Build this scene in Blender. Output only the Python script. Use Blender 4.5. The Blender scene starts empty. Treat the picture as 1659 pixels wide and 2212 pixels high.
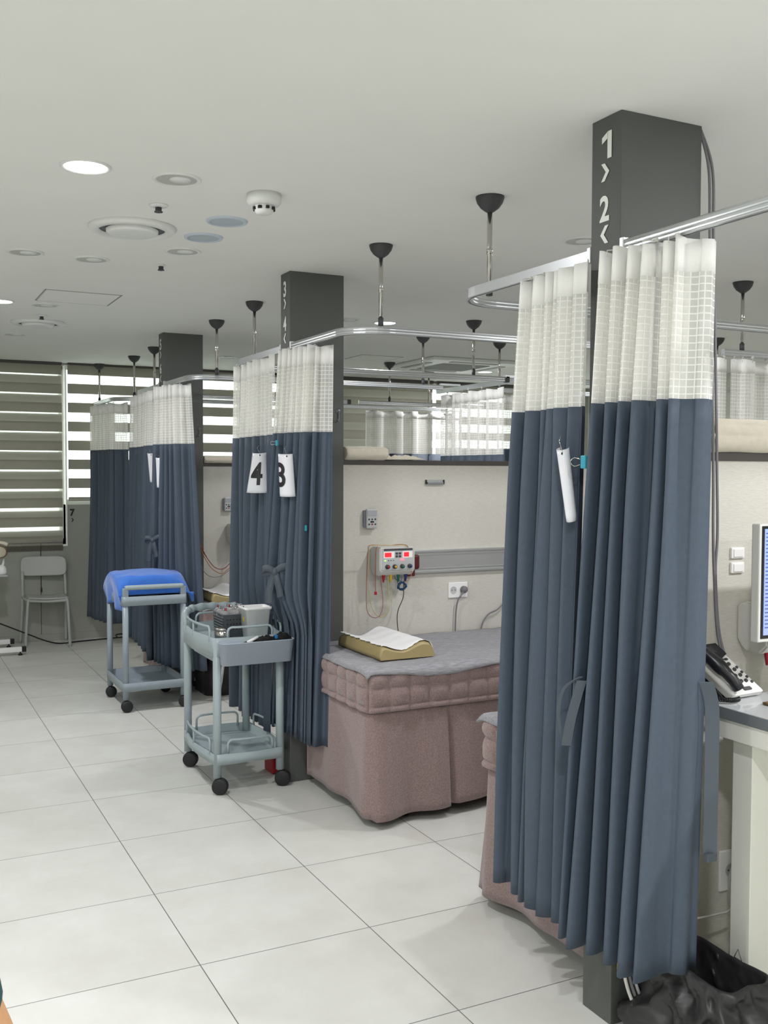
import bpy, bmesh, math, random
from mathutils import Vector, Matrix, noise
SC = bpy.context.scene
COL = SC.collection
PI = math.pi
# ------------------------------------------------------------------ camera
H, FPX, PIT, YAW, ROL, CX, CY = 1.576, 2163.95, .0401, .4664, .0031, 829.5, 1106.
FW = Vector((math.sin(YAW)*math.cos(PIT), math.cos(YAW)*math.cos(PIT), -math.sin(PIT)))
R0 = Vector((math.cos(YAW), -math.sin(YAW), 0)); U0 = R0.cross(FW)
RT = math.cos(ROL)*R0+math.sin(ROL)*U0; UP = -math.sin(ROL)*R0+math.cos(ROL)*U0
EYE = Vector((0, 0, H))
cam = bpy.data.cameras.new('camera'); co = bpy.data.objects.new('camera', cam); COL.objects.link(co)
M = Matrix((RT, UP, -FW)).transposed().to_4x4(); M.translation = EYE; co.matrix_world = M
cam.sensor_fit = 'VERTICAL'; cam.sensor_height = 24; cam.lens = 24*FPX/2212; cam.clip_start = .05
SC.camera = co
def ray(x, y): return FW+RT*((x-CX)/FPX)-UP*((y-CY)/FPX)
def atY(x, y, v): d = ray(x, y); return EYE+d*(v/d.y)
def atX(x, y, v): d = ray(x, y); return EYE+d*(v/d.x)
def atZ(x, y, v): d = ray(x, y); return EYE+d*((v-H)/d.z)
# ------------------------------------------------------------------ world, exposure
SC.view_settings.view_transform = 'Standard'; SC.view_settings.look = 'None'
SC.view_settings.gamma = 1; SC.view_settings.exposure = 0.0
SC.cycles.transparent_max_bounces = 24; SC.cycles.max_bounces = 10; SC.cycles.diffuse_bounces = 6
SC.cycles.use_denoising = True
W = bpy.data.worlds.new('daylight'); SC.world = W; W.use_nodes = True
W.node_tree.nodes['Background'].inputs[0].default_value = (.90, 1.0, .93, 1)
W.node_tree.nodes['Background'].inputs[1].default_value = 4.5
LAMP_W, LAMP_COL, LENS_E = 17.0, (1.0, .99, 1.02), 9.0
# ceiling position of each lit downlight and its share of LAMP_W; unseen ones by the camera added for foreground brightness
LIT = [(.619, 3.413, 1.2), (.649, 6.324, 1.5), (3.04, 6.03, .8), (3.04, 3.51, .85), (3.04, .9, 2.3), (.62, .5, 1.6), (.62, -2.2, 1.6), (3.04, -1.6, 2.6), (5.4, 3.5, 1), (5.4, 6.0, 1), (5.4, 8.5, 1.4), (-1.8, 1.9, 2.0), (-1.8, 5.2, .5), (5.6, .6, 1), (-1.8, -1.0, 2.6)]
CEIL = 2.574
# ------------------------------------------------------------------ helpers
def lin(c): return tuple(((v/255)/12.92 if v/255 <= .04045 else ((v/255+.055)/1.055)**2.4) for v in c)+(1,)
MATS = {}
def mat(name, c, rough=.6, metal=0, bump=0, bs=200, var=0, vs=8, emit=0, spec=.5, trans=0, sheen=0, coat=0, stretch=None):
    if name in MATS: return MATS[name]
    m = bpy.data.materials.new(name); m.use_nodes = True; MATS[name] = m
    nt = m.node_tree; b = nt.nodes['Principled BSDF']
    b.inputs['Base Color'].default_value = lin(c); b.inputs['Roughness'].default_value = rough
    b.inputs['Metallic'].default_value = metal; b.inputs['Specular IOR Level'].default_value = spec
    if trans: b.inputs['Transmission Weight'].default_value = trans
    if sheen: b.inputs['Sheen Weight'].default_value = sheen
    if coat: b.inputs['Coat Weight'].default_value = coat
    if emit: b.inputs['Emission Color'].default_value = lin(c); b.inputs['Emission Strength'].default_value = emit
    tc = nt.nodes.new('ShaderNodeTexCoord'); src = tc.outputs['Object']
    if stretch:
        mp = nt.nodes.new('ShaderNodeMapping'); mp.inputs['Scale'].default_value = stretch
        nt.links.new(src, mp.inputs[0]); src = mp.outputs[0]
    if var:
        n = nt.nodes.new('ShaderNodeTexNoise'); n.inputs['Scale'].default_value = vs; n.inputs['Detail'].default_value = 6
        nt.links.new(src, n.inputs['Vector'])
        mx = nt.nodes.new('ShaderNodeMix'); mx.data_type = 'RGBA'
        a = lin(c); mx.inputs['A'].default_value = tuple(v*(1-var) for v in a[:3])+(1,); mx.inputs['B'].default_value = tuple(min(1, v*(1+var)) for v in a[:3])+(1,)
        rm = nt.nodes.new('ShaderNodeMapRange'); rm.inputs[1].default_value = .3; rm.inputs[2].default_value = .7
        nt.links.new(n.outputs[0], rm.inputs[0]); nt.links.new(rm.outputs[0], mx.inputs['Factor']); nt.links.new(mx.outputs['Result'], b.inputs['Base Color'])
    if bump:
        n = nt.nodes.new('ShaderNodeTexNoise'); n.inputs['Scale'].default_value = bs; n.inputs['Detail'].default_value = 4
        nt.links.new(src, n.inputs['Vector'])
        bp = nt.nodes.new('ShaderNodeBump'); bp.inputs['Strength'].default_value = bump; bp.inputs['Distance'].default_value = .002
        nt.links.new(n.outputs[0], bp.inputs['Height']); nt.links.new(bp.outputs[0], b.inputs['Normal'])
    return m
class MB:
    def __init__(s): s.v = []; s.f = []; s.m = []; s.uv = None; s.sm = []
    def add(s, vs, fs, mi=0, sm=True):
        o = len(s.v); s.v += [Vector(v) for v in vs]
        for f in fs: s.f.append([i+o for i in f]); s.m.append(mi); s.sm.append(sm)
        return s
    def box(s, a, b, bev=0, mi=0, rot=None, seg=2):
        bm = bmesh.new(); bmesh.ops.create_cube(bm, size=1)
        a = Vector(a); b = Vector(b); c = (a+b)/2; d = b-a
        for v in bm.verts: v.co = Vector((v.co.x*d.x, v.co.y*d.y, v.co.z*d.z))
        if bev: bmesh.ops.bevel(bm, geom=list(bm.edges), offset=min(bev, min(abs(d.x), abs(d.y), abs(d.z))*.49), segments=seg, profile=.5, affect='EDGES')
        for v in bm.verts:
            if rot: v.co = rot @ v.co
            v.co += c
        bm.verts.index_update(); s.add([v.co.copy() for v in bm.verts], [[v.index for v in f.verts] for f in bm.faces], mi, False); bm.free(); return s
    def tube(s, pts, r, n=10, mi=0, cap=True, smooth=0, closed=False):
        pts = [Vector(p) for p in pts]
        if smooth: pts = crom(pts, smooth)
        rs = r if isinstance(r, (list, tuple)) else [r]*len(pts)
        vs = []; N = len(pts); t0 = (pts[1]-pts[0]).normalized()
        nrm = t0.orthogonal().normalized()
        for i, p in enumerate(pts):
            t = (pts[min(i+1, N-1)]-pts[max(i-1, 0)])
            t = t.normalized() if t.length > 1e-9 else t0
            nrm = (nrm-t*nrm.dot(t)); nrm = nrm.normalized() if nrm.length > 1e-6 else t.orthogonal().normalized()
            b = t.cross(nrm); rr = rs[min(i, len(rs)-1)]
            for k in range(n):
                a = 2*PI*k/n; vs.append(p+(nrm*math.cos(a)+b*math.sin(a))*rr)
        fs = [[i*n+k, i*n+(k+1) % n, (i+1)*n+(k+1) % n, (i+1)*n+k] for i in range(N-1) for k in range(n)]
        if cap: fs += [list(range(n))[::-1], [(N-1)*n+k for k in range(n)]]
        return s.add(vs, fs, mi)
    def lathe(s, prof, c=(0, 0, 0), n=24, mi=0, axis='Z', cap=True):
        vs = []; c = Vector(c)
        for r, z in prof:
            for k in range(n):
                a = 2*PI*k/n; p = Vector((r*math.cos(a), r*math.sin(a), z))
                if axis == 'Y': p = Vector((p.x, p.z, p.y))
                if axis == 'X': p = Vector((p.z, p.x, p.y))
                vs.append(c+p)
        N = len(prof); fs = [[i*n+k, i*n+(k+1) % n, (i+1)*n+(k+1) % n, (i+1)*n+k] for i in range(N-1) for k in range(n)]
        if cap: fs += [list(range(n))[::-1], [(N-1)*n+k for k in range(n)]]
        return s.add(vs, fs, mi)
    def prism(s, poly, z0, z1, mi=0, sm=False, fn=None):
        n = len(poly); vs = [(x, y, z0) for x, y in poly]+[(x, y, z1) for x, y in poly]
        if fn: vs = [fn(*v) for v in vs]
        return s.add(vs, [list(range(n))[::-1], list(range(n, 2*n))]+[[i, (i+1) % n, n+(i+1) % n, n+i] for i in range(n)], mi, sm)
    def grid(s, P, mi=0, closed=False, cull=None):
        nr = len(P); nc = len(P[0]); vs = [p for r in P for p in r]; fs = []
        for i in range(nr-1):
            for j in range(nc if closed else nc-1): fs.append([i*nc+j, i*nc+(j+1) % nc, (i+1)*nc+(j+1) % nc, (i+1)*nc+j])
        return s.add(vs, fs, mi)
    def sweep(s, path, prof, closed=False, mi=0, sm=False):
        # path: horizontal polyline; prof: (outward, up) closed section
        path = [Vector(p) for p in path]; N = len(path); P = []
        for i, p in enumerate(path):
            if closed: a = path[(i-1) % N]; b = path[(i+1) % N]
            else: a = path[max(i-1, 0)]; b = path[min(i+1, N-1)]
            t1 = (p-a); t2 = (b-p)
            t = (t1.normalized() if t1.length > 1e-8 else Vector())+(t2.normalized() if t2.length > 1e-8 else Vector()); t.z = 0; t.normalize()
            n = Vector((t.y, -t.x, 0)); k = 1
            if t1.length > 1e-8 and t2.length > 1e-8: k = 1/max(.5, abs(t.dot(t1.normalized())))
            P.append([p+n*o*k+Vector((0, 0, u)) for o, u in prof])
        m = len(prof); base = [v for r in P for v in r]; fs = []
        for i in range(N if closed else N-1):
            for j in range(m): fs.append([i*m+j, i*m+(j+1) % m, ((i+1) % N)*m+(j+1) % m, ((i+1) % N)*m+j])
        if not closed: fs += [list(range(m))[::-1], [(N-1)*m+j for j in range(m)]]
        return s.add(base, fs, mi, sm)
def crom(p, k):
    o = []; n = len(p)
    for i in range(n-1):
        a = p[max(i-1, 0)]; b = p[i]; c = p[i+1]; d = p[min(i+2, n-1)]
        for j in range(k):
            t = j/k; o.append(.5*((2*b)+(c-a)*t+(2*a-5*b+4*c-d)*t*t+(3*b-a-3*c+d)*t**3))
    o.append(p[-1]); return o
def rrect(x0, y0, x1, y1, r, n=5):
    o = []
    for cx, cy, a0 in ((x1-r, y1-r, 0), (x0+r, y1-r, 90), (x0+r, y0+r, 180), (x1-r, y0+r, 270)):
        for i in range(n+1): a = math.radians(a0+90*i/n); o.append((cx+r*math.cos(a), cy+r*math.sin(a)))
    return o
def wloc(o):
    v = Vector()
    while o: v += o.location; o = o.parent
    return v
def obj(name, mb, m, parent=None, label=None, world=True, sub=0, solid=0, flat=False):
    """link one mesh; vertices are given in world coordinates unless world=False"""
    me = bpy.data.meshes.new(name); off = wloc(parent) if (parent and world) else Vector()
    c = Vector()
    if not parent and mb.v:
        xs = [v.x for v in mb.v]; ys = [v.y for v in mb.v]; zs = [v.z for v in mb.v]
        c = Vector(((min(xs)+max(xs))/2, (min(ys)+max(ys))/2, min(zs)))
    me.from_pydata([v-off-c for v in mb.v], [], mb.f); me.validate(clean_customdata=False)
    bm = bmesh.new(); bm.from_mesh(me); bmesh.ops.recalc_face_normals(bm, faces=bm.faces); bm.to_mesh(me); bm.free()
    for k in (m if isinstance(m, (list, tuple)) else [m]): me.materials.append(k)
    if len(me.polygons) == len(mb.m):
        for p, mi, sm in zip(me.polygons, mb.m, mb.sm): p.material_index = mi; p.use_smooth = sm and not flat
    if mb.uv:
        ul = me.uv_layers.new(name='uv')
        for lp in me.loops: ul.data[lp.index].uv = mb.uv[lp.vertex_index]
    o = bpy.data.objects.new(name, me); COL.objects.link(o); o.location = c
    if parent: o.parent = parent
    if label: o['label'] = label
    if solid: md = o.modifiers.new('thickness', 'SOLIDIFY'); md.thickness = solid; md.offset = 0
    if sub: md = o.modifiers.new('smooth', 'SUBSURF'); md.levels = md.render_levels = sub
    return o
def tag(o, label, cat, group=None):
    o['label'] = label; o['category'] = cat
    if group: o['group'] = group
    return o
def thing(name, label, cat, loc, group=None, parent=None):
    o = bpy.data.objects.new(name, None); COL.objects.link(o); o.location = loc; o.empty_display_size = .05
    return tag(o, label, cat, group)
def struct(name, mb, m, **k): o = obj(name, mb, m, **k); o['kind'] = 'structure'; return o
def dup(o, loc=None, parent=None):
    c = o.copy(); COL.objects.link(c); c.parent = parent
    if loc is not None: c.location = loc
    for ch in [x for x in COL.objects if x.parent == o]: dup(ch, None, c)
    return c
def text_mesh(body, size, bold=.0, wx=1.0, sub=0):
    cu = bpy.data.curves.new('t', 'FONT'); cu.body = body; cu.size = size; cu.offset = bold*size; cu.align_x = 'CENTER'; cu.align_y = 'CENTER'
    cu.resolution_u = 4
    o = bpy.data.objects.new('t', cu); COL.objects.link(o); bpy.context.view_layer.update()
    me = bpy.data.meshes.new_from_object(o.evaluated_get(bpy.context.evaluated_depsgraph_get()))
    bm = bmesh.new(); bm.from_mesh(me); bmesh.ops.triangulate(bm, faces=bm.faces)
    for _ in range(sub): bmesh.ops.subdivide_edges(bm, edges=[e for e in bm.edges if e.calc_length() > size*.06], cuts=1); bmesh.ops.triangulate(bm, faces=bm.faces)
    bm.to_mesh(me); bm.free()
    vs = [Vector((v.co.x*wx, v.co.y, 0)) for v in me.vertices]; fs = [list(p.vertices) for p in me.polygons]
    bpy.data.objects.remove(o); bpy.data.meshes.remove(me)
    if vs:
        cx = (min(v.x for v in vs)+max(v.x for v in vs))/2; cy = (min(v.y for v in vs)+max(v.y for v in vs))/2
        vs = [v-Vector((cx, cy, 0)) for v in vs]
    return vs, fs
GLYPH = {'1': [(.36, .5), (.36, -.5), (.12, -.5), (.12, .24), (-.2, .10), (-.2, .33), (.16, .5)], '>': [(-.34, .5), (-.04, .5), (.36, 0), (-.04, -.5), (-.34, -.5), (.05, 0)], '<': [(.34, .5), (-.05, 0), (.34, -.5), (.04, -.5), (-.36, 0), (.04, .5)]}
def glyph(name, ch, h, org, ux, uy, m, parent):
    p = GLYPH[ch]; ux = Vector(ux); uy = Vector(uy); org = Vector(org); n = ux.cross(uy)*.0006
    if ch == '1': mb = MB(); A = [(.12, .5), (.36, .5), (.36, -.5), (.12, -.5)]; B = [(-.2, .10), (.14, .25), (.14, .5), (-.2, .33)]
    else: s_ = 1 if ch == '>' else -1; mb = MB(); A = [(-.34*s_, .5), (-.04*s_, .5), (.36*s_, 0), (.05*s_, 0)]; B = [(.05*s_, 0), (.36*s_, 0), (-.04*s_, -.5), (-.34*s_, -.5)]
    for q in (A, B): mb.add([org+ux*a*h+uy*b*h+n for a, b in q], [[0, 1, 2, 3]], 0, False)
    return obj(name, mb, m, parent)
def lettering(name, body, size, org, ux, uy, m, parent, bold=.01, wx=1.0, fn=None):
    vs, fs = text_mesh(body, size, bold, wx); ux = Vector(ux); uy = Vector(uy); org = Vector(org)
    mb = MB(); mb.add([fn(v.x, v.y) if fn else org+ux*v.x+uy*v.y for v in vs], fs, 0, False)
    return obj(name, mb, m, parent)
# ------------------------------------------------------------------ materials
def floor_mat():
    m = bpy.data.materials.new('floor_tile'); m.use_nodes = True; nt = m.node_tree; b = nt.nodes['Principled BSDF']; L = nt.links.new
    tc = nt.nodes.new('ShaderNodeTexCoord'); sp = nt.nodes.new('ShaderNodeSeparateXYZ'); L(tc.outputs['Object'], sp.inputs[0])
    def mth(op, a, bb=None, c=None):
        n = nt.nodes.new('ShaderNodeMath'); n.operation = op
        for i, v in enumerate((a, bb, c)):
            if v is None: continue
            if isinstance(v, (int, float)): n.inputs[i].default_value = v
            else: L(v, n.inputs[i])
        return n.outputs[0]
    ed = []; ids = []
    for ax, o, t in ((0, TX0, TW), (1, TY0, TL)):
        q = mth('DIVIDE', mth('SUBTRACT', sp.outputs[ax], o), t); fr = mth('FRACT', q); ids.append(mth('FLOOR', q))
        ed.append(mth('ABSOLUTE', mth('SUBTRACT', fr, .5)))
    e = mth('MAXIMUM', ed[0], ed[1]); g = mth('GREATER_THAN', e, .4972)
    n = nt.nodes.new('ShaderNodeTexNoise'); n.inputs['Scale'].default_value = 3.2; n.inputs['Detail'].default_value = 7; n.inputs['Roughness'].default_value = .65
    cb = nt.nodes.new('ShaderNodeCombineXYZ'); L(ids[0], cb.inputs[0]); L(ids[1], cb.inputs[1])
    wn = nt.nodes.new('ShaderNodeTexWhiteNoise'); L(cb.outputs[0], wn.inputs['Vector'])
    va = nt.nodes.new('ShaderNodeVectorMath'); va.operation = 'MULTIPLY_ADD'; L(wn.outputs['Color'], va.inputs[0]); va.inputs[1].default_value = (9, 9, 9); L(tc.outputs['Object'], va.inputs[2]); L(va.outputs[0], n.inputs['Vector'])
    rmp = nt.nodes.new('ShaderNodeMapRange'); rmp.inputs[1].default_value = .3; rmp.inputs[2].default_value = .7; L(n.outputs[0], rmp.inputs[0])
    mx = nt.nodes.new('ShaderNodeMix'); mx.data_type = 'RGBA'; mx.inputs['A'].default_value = lin((208, 208, 202)); mx.inputs['B'].default_value = lin((221, 222, 217)); L(rmp.outputs[0], mx.inputs['Factor'])
    m2 = nt.nodes.new('ShaderNodeMix'); m2.data_type = 'RGBA'; L(mx.outputs['Result'], m2.inputs['A']); m2.inputs['B'].default_value = lin((112, 110, 108)); L(g, m2.inputs['Factor']); L(m2.outputs['Result'], b.inputs['Base Color'])
    b.inputs['Roughness'].default_value = .38; b.inputs['Specular IOR Level'].default_value = .42
    bp = nt.nodes.new('ShaderNodeBump'); bp.inputs['Strength'].default_value = .5; bp.inputs['Distance'].default_value = .002; bp.invert = True; L(g, bp.inputs['Height']); L(bp.outputs[0], b.inputs['Normal'])
    return m
TX0, TW, TY0, TL = .8912, .6009, 3.0655, .5983
def net_mat():
    m = bpy.data.materials.new('white_netting'); m.use_nodes = True; nt = m.node_tree; L = nt.links.new
    nt.nodes.remove(nt.nodes['Principled BSDF']); out = nt.nodes['Material Output']
    uv = nt.nodes.new('ShaderNodeUVMap'); sp = nt.nodes.new('ShaderNodeSeparateXYZ'); L(uv.outputs[0], sp.inputs[0])
    def mth(op, a, bb=None):
        n = nt.nodes.new('ShaderNodeMath'); n.operation = op
        for i, v in enumerate((a, bb)):
            if v is None: continue
            if isinstance(v, (int, float)): n.inputs[i].default_value = v
            else: L(v, n.inputs[i])
        return n.outputs[0]
    a = mth('LESS_THAN', mth('FRACT', mth('DIVIDE', sp.outputs[0], .021)), .16); b = mth('LESS_THAN', mth('FRACT', mth('DIVIDE', sp.outputs[1], .0185)), .17)
    g = mth('MAXIMUM', a, b)
    al = mth('MULTIPLY_ADD', g, .36); al.node.inputs[2].default_value = .60
    df = nt.nodes.new('ShaderNodeBsdfDiffuse'); df.inputs[0].default_value = lin((250, 250, 246)); tl = nt.nodes.new('ShaderNodeBsdfTranslucent'); tl.inputs[0].default_value = lin((238, 238, 230))
    tr = nt.nodes.new('ShaderNodeBsdfTransparent'); m1 = nt.nodes.new('ShaderNodeMixShader'); m1.inputs[0].default_value = .2; L(df.outputs[0], m1.inputs[1]); L(tl.outputs[0], m1.inputs[2])
    m2 = nt.nodes.new('ShaderNodeMixShader'); L(al, m2.inputs[0]); L(tr.outputs[0], m2.inputs[1]); L(m1.outputs[0], m2.inputs[2]); L(m2.outputs[0], out.inputs[0])
    return m
def thin_mat(name, c, transl, transp):
    m = bpy.data.materials.new(name); m.use_nodes = True; nt = m.node_tree; L = nt.links.new
    nt.nodes.remove(nt.nodes['Principled BSDF']); out = nt.nodes['Material Output']
    df = nt.nodes.new('ShaderNodeBsdfDiffuse'); df.inputs[0].default_value = lin(c); tl = nt.nodes.new('ShaderNodeBsdfTranslucent'); tl.inputs[0].default_value = lin(c)
    tc = nt.nodes.new('ShaderNodeTexCoord'); n = nt.nodes.new('ShaderNodeTexNoise'); n.inputs['Scale'].default_value = 900; bp = nt.nodes.new('ShaderNodeBump'); bp.inputs['Strength'].default_value = .15; bp.inputs['Distance'].default_value = .001
    L(tc.outputs['Object'], n.inputs['Vector']); L(n.outputs[0], bp.inputs['Height']); L(bp.outputs[0], df.inputs['Normal'])
    m1 = nt.nodes.new('ShaderNodeMixShader'); m1.inputs[0].default_value = transl; L(df.outputs[0], m1.inputs[1]); L(tl.outputs[0], m1.inputs[2])
    tr = nt.nodes.new('ShaderNodeBsdfTransparent'); m2 = nt.nodes.new('ShaderNodeMixShader'); m2.inputs[0].default_value = 1-transp; L(tr.outputs[0], m2.inputs[1]); L(m1.outputs[0], m2.inputs[2]); L(m2.outputs[0], out.inputs[0])
    return m
FLOOR = floor_mat(); NET = net_mat(); HEADER = thin_mat('white_header_cloth', (253, 253, 250), .12, 0)
SHEER = thin_mat('sheer_blind', (236, 238, 228), .6, .42); OPAQUE = thin_mat('opaque_blind', (150, 147, 136), .10, 0)
CEILM = mat('ceiling_paint', (232, 233, 229), .9, var=.012, vs=3)
WALLP = mat('grasscloth_wallpaper', (208, 206, 197), .85, bump=.5, bs=60, var=.06, vs=34, stretch=(1, 1, 9))
GWALL = mat('grey_wall_panel', (160, 163, 154), .8, var=.02, vs=6); PILL = mat('charcoal_pillar', (84, 87, 84), .55, var=.03, vs=5)
NAVY = mat('navy_curtain', (77, 88, 102), .62, bump=.25, bs=900, spec=.3, var=.05, vs=60)
ALU = mat('brushed_aluminium', (205, 208, 210), .32, .85); STEEL = mat('polished_steel', (200, 198, 194), .14, 1)
DARK = mat('dark_grey_plastic', (62, 64, 66), .5); BLACK = mat('black_plastic', (18, 19, 21), .4); RUB = mat('black_rubber', (24, 25, 28), .55)
WHITE = mat('white_plastic', (246, 246, 245), .38); OFFW = mat('off_white_plastic', (214, 214, 208), .45)
CART = mat('grey_blue_plastic', (160, 174, 178), .36, var=.02, vs=20); CART2 = mat('slate_trolley_plastic', (146, 158, 167), .4, var=.02, vs=20); BINM = mat('blue_grey_bin', (166, 177, 190), .4)
QUILT = mat('mauve_quilt', (142, 122, 120), .95, bump=.6, bs=500, var=.22, vs=160, sheen=.3); BLANK = mat('grey_knit_blanket', (152, 152, 157), .95, bump=1.0, bs=34, var=.24, vs=26, stretch=(1, 7, 7))
TAN = mat('tan_pillow_vinyl', (166, 150, 106), .45, bump=.1, bs=60); PAPER = mat('white_paper', (236, 236, 236), .8); TOWEL = mat('cream_towel', (232, 224, 208), .95, bump=.5, bs=300, var=.04, vs=40)
BLUE = mat('blue_towel', (52, 112, 205), .95, bump=.6, bs=260, var=.08, vs=30, sheen=.4); BAG = mat('black_bin_bag', (46, 46, 47), .4, bump=.5, bs=30)
CHAIRM = mat('pale_grey_chair', (176, 180, 176), .45); INK = mat('black_ink', (30, 31, 34), .5); SIGN = mat('white_sign_vinyl', (236, 240, 234), .5)
REDLED = mat('red_led', (255, 22, 30), .4, emit=3.2); PINKLED = mat('pink_led', (255, 90, 110), .4, emit=2.2); GRNLED = mat('green_led', (150, 255, 90), .4, emit=1.5)
RED = mat('red_plastic', (160, 20, 34), .45); YEL = mat('yellow_plastic', (214, 176, 40), .45); GRN = mat('green_plastic', (24, 104, 78), .45); BLU = mat('blue_plastic', (24, 44, 120), .45)
MAROON = mat('maroon_plastic', (92, 26, 34), .4); GREYC = mat('grey_cable', (120, 118, 122), .5); LGREY = mat('light_grey_plastic', (186, 188, 190), .45); DSTRIP = mat('dark_trim', (78, 74, 72), .5)
TURQ = mat('turquoise_clip', (60, 160, 182), .4); CARD = mat('glossy_white_card', (232, 234, 240), .18); SILV = mat('silver_grey', (150, 153, 158), .4, .5)
# ------------------------------------------------------------------ the room
YF, XR, XL, YB = 9.667, 7.6, -3.0, -3.6
struct('floor', MB().box((XL, YB, -.05), (XR, YF+.3, 0)), FLOOR)
bpy.data.objects['floor'].data.transform(Matrix.Translation(bpy.data.objects['floor'].location)); bpy.data.objects['floor'].location = (0, 0, 0)
struct('ceiling', MB().box((XL-.1, YB-.1, CEIL), (XR+.1, YF+.35, CEIL+.06)), CEILM)
struct('wall_left', MB().box((XL-.1, YB, 0), (XL, YF+.3, CEIL)), mat('wall_paint', (205, 206, 198), .85))
struct('wall_right', MB().box((XR, YB, 0), (XR+.1, YF+.3, CEIL)), MATS['wall_paint'])
struct('wall_back', MB().box((XL, YB-.1, 0), (XR, YB, CEIL)), MATS['wall_paint'])
# far wall with three openings
OPEN = [(-1.6, 1.545, .892), (1.545, 5.47, 1.262), (5.47, 7.4, 1.262)]
fw = MB(); DEP = .22; TOPW = 2.555
fw.box((XL, YF, 0), (-1.6, YF+DEP, CEIL)); fw.box((7.4, YF, 0), (XR, YF+DEP, CEIL)); fw.box((-1.6, YF, TOPW), (7.4, YF+DEP, CEIL))
for a, b, z in OPEN: fw.box((a, YF, 0), (b, YF+DEP, z))
wf = struct('wall_far', fw, GWALL)
for i, (a, b, z) in enumerate(OPEN):
    m = MB(); y0 = YF+.12; y1 = YF+.17
    m.box((a, y0, z), (b, y1, z+.045)).box((a, y0, TOPW-.03), (b, y1, TOPW)).box((a, y0, z), (a+.035, y1, TOPW)).box((b-.035, y0, z), (b, y1, TOPW))
    w = struct('window_%d' % (i+1), m, WHITE)
    g = obj('pane', MB().box((a, y0+.02, z), (b, y0+.026, TOPW)), mat('window_glass', (255, 255, 255), 0, trans=1), w)
struct('trim_1', MB().box((-1.6, YF-.012, .874), (1.56, YF+.12, .892), .002), WHITE)
struct('trim_2', MB().box((1.545, YF-.012, .892), (1.56, YF+.12, TOPW), .002), WHITE)
struct('trim_3', MB().box((1.315, YF-.002, .05), (1.321, YF+.001, .874)), mat('panel_seam', (92, 92, 84), .8))
struct('baseboard_far', MB().box((XL, YF-.012, 0), (XR, YF, .06), .002), mat('grey_baseboard', (158, 160, 152), .6))
bs = thing('bay_sign', 'dark bay number sign 7 with a right arrow on the grey wall under the window', 'sign', (1.6, YF-.003, 1.1))
lettering('numeral', '7', .085, (1.605, YF-.003, 1.187), (1, 0, 0), (0, 0, 1), INK, bs, .045, .95)
glyph('arrow', '>', .036, (1.605, YF-.003, 1.117), (1, 0, 0), (0, 0, 1), INK, bs)
# pillars
PX, PW, PT, PY = 1.838, .294, .127, (2.205, 4.699, 7.196)
SG = [('1', '2'), ('3', '4'), ('5', '6')]
for y, (n1, n2) in zip(PY, SG):
    p = struct('pillar', MB().box((PX, y, 0), (PX+PW, y+PT, CEIL), .002), PILL)
    yc = y+.0635; xs = PX-.0015
    for bd, z, sz, nm in ((n1, 2.493, .104, 'numeral'), ('>', 2.42, .088, 'arrow'), (n2, 2.319, .097, 'numeral'), ('<', 2.246, .088, 'arrow')):
        if bd in GLYPH: glyph(nm, bd, .075 if bd == '1' else .05, (xs, yc+.002, z), (0, -1, 0), (0, 0, 1), SIGN, p)
        else: lettering(nm, bd, sz, (xs, yc+.004, z), (0, -1, 0), (0, 0, 1), SIGN, p, .03, .86)
# bay partitions
XE = 3.80
for i, y in enumerate(PY):
    w = struct('wall_partition', MB().box((PX+PW, y+.032, 0), (XE, y+.095, 1.612)), WALLP)
    struct('trim_%d' % (4+i), MB().box((PX+PW, y+.026, 1.612), (XE+.004, y+.101, 1.638), .003), DSTRIP)
    w2 = struct('wall_partition', MB().box((XE+.1, y+.032, 0), (6.0, y+.095, 1.612)), WALLP)
    struct('trim_%d' % (7+i), MB().box((XE+.1, y+.026, 1.612), (6.0, y+.101, 1.638), .003), DSTRIP)
# ------------------------------------------------------------------ ceiling fittings
WDISC = mat('white_fitting', (226, 228, 226), .45); GDISC = mat('grey_fitting', (150, 152, 150), .5); LDISC = mat('reflector_grey', (186, 188, 182), .35)
LENS = mat('lamp_lens', (255, 253, 244), .4, emit=LENS_E)
def downlight(x, y, lit, label, r=.083, share=1):
    t = thing('downlight', label, 'ceiling light', (x, y, CEIL), 'round downlights')
    obj('trim_ring', MB().lathe([(r, 0), (r, -.004), (r*.93, -.007), (r*.82, -.004), (r*.82, 0)], (x, y, CEIL), 36, cap=False), WDISC, t)
    if lit:
        obj('lens', MB().lathe([(r*.82, -.0035), (.001, -.0045)], (x, y, CEIL), 36, cap=False), LENS, t)
        l = bpy.data.lights.new('lamp', 'AREA'); l.shape = 'DISK'; l.size = r*1.5; l.energy = LAMP_W*share; l.color = LAMP_COL
        lo = bpy.data.objects.new('lamp', l); COL.objects.link(lo); lo.parent = t; lo.location = (0, 0, -.009)
    else:
        obj('reflector', MB().lathe([(r*.82, -.003), (r*.6, -.001), (.001, -.0008)], (x, y, CEIL), 36, cap=False), LDISC, t)
        obj('bulb', MB().lathe([(r*.45, -.001), (r*.45, -.004), (.001, -.005)], (x+.012, y, CEIL), 24, cap=False), WDISC, t)
LT = ['brightly lit round downlight nearest the camera over the aisle', 'lit round downlight over the aisle at the left edge of the photo', 'lit round downlight behind the curved rail over the bays beyond pillar 3 4']
for i, (x, y, sh) in enumerate(LIT): downlight(x, y, True, LT[i] if i < 3 else 'unseen lit round downlight assumed in the ceiling to light the room', share=sh)
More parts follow.
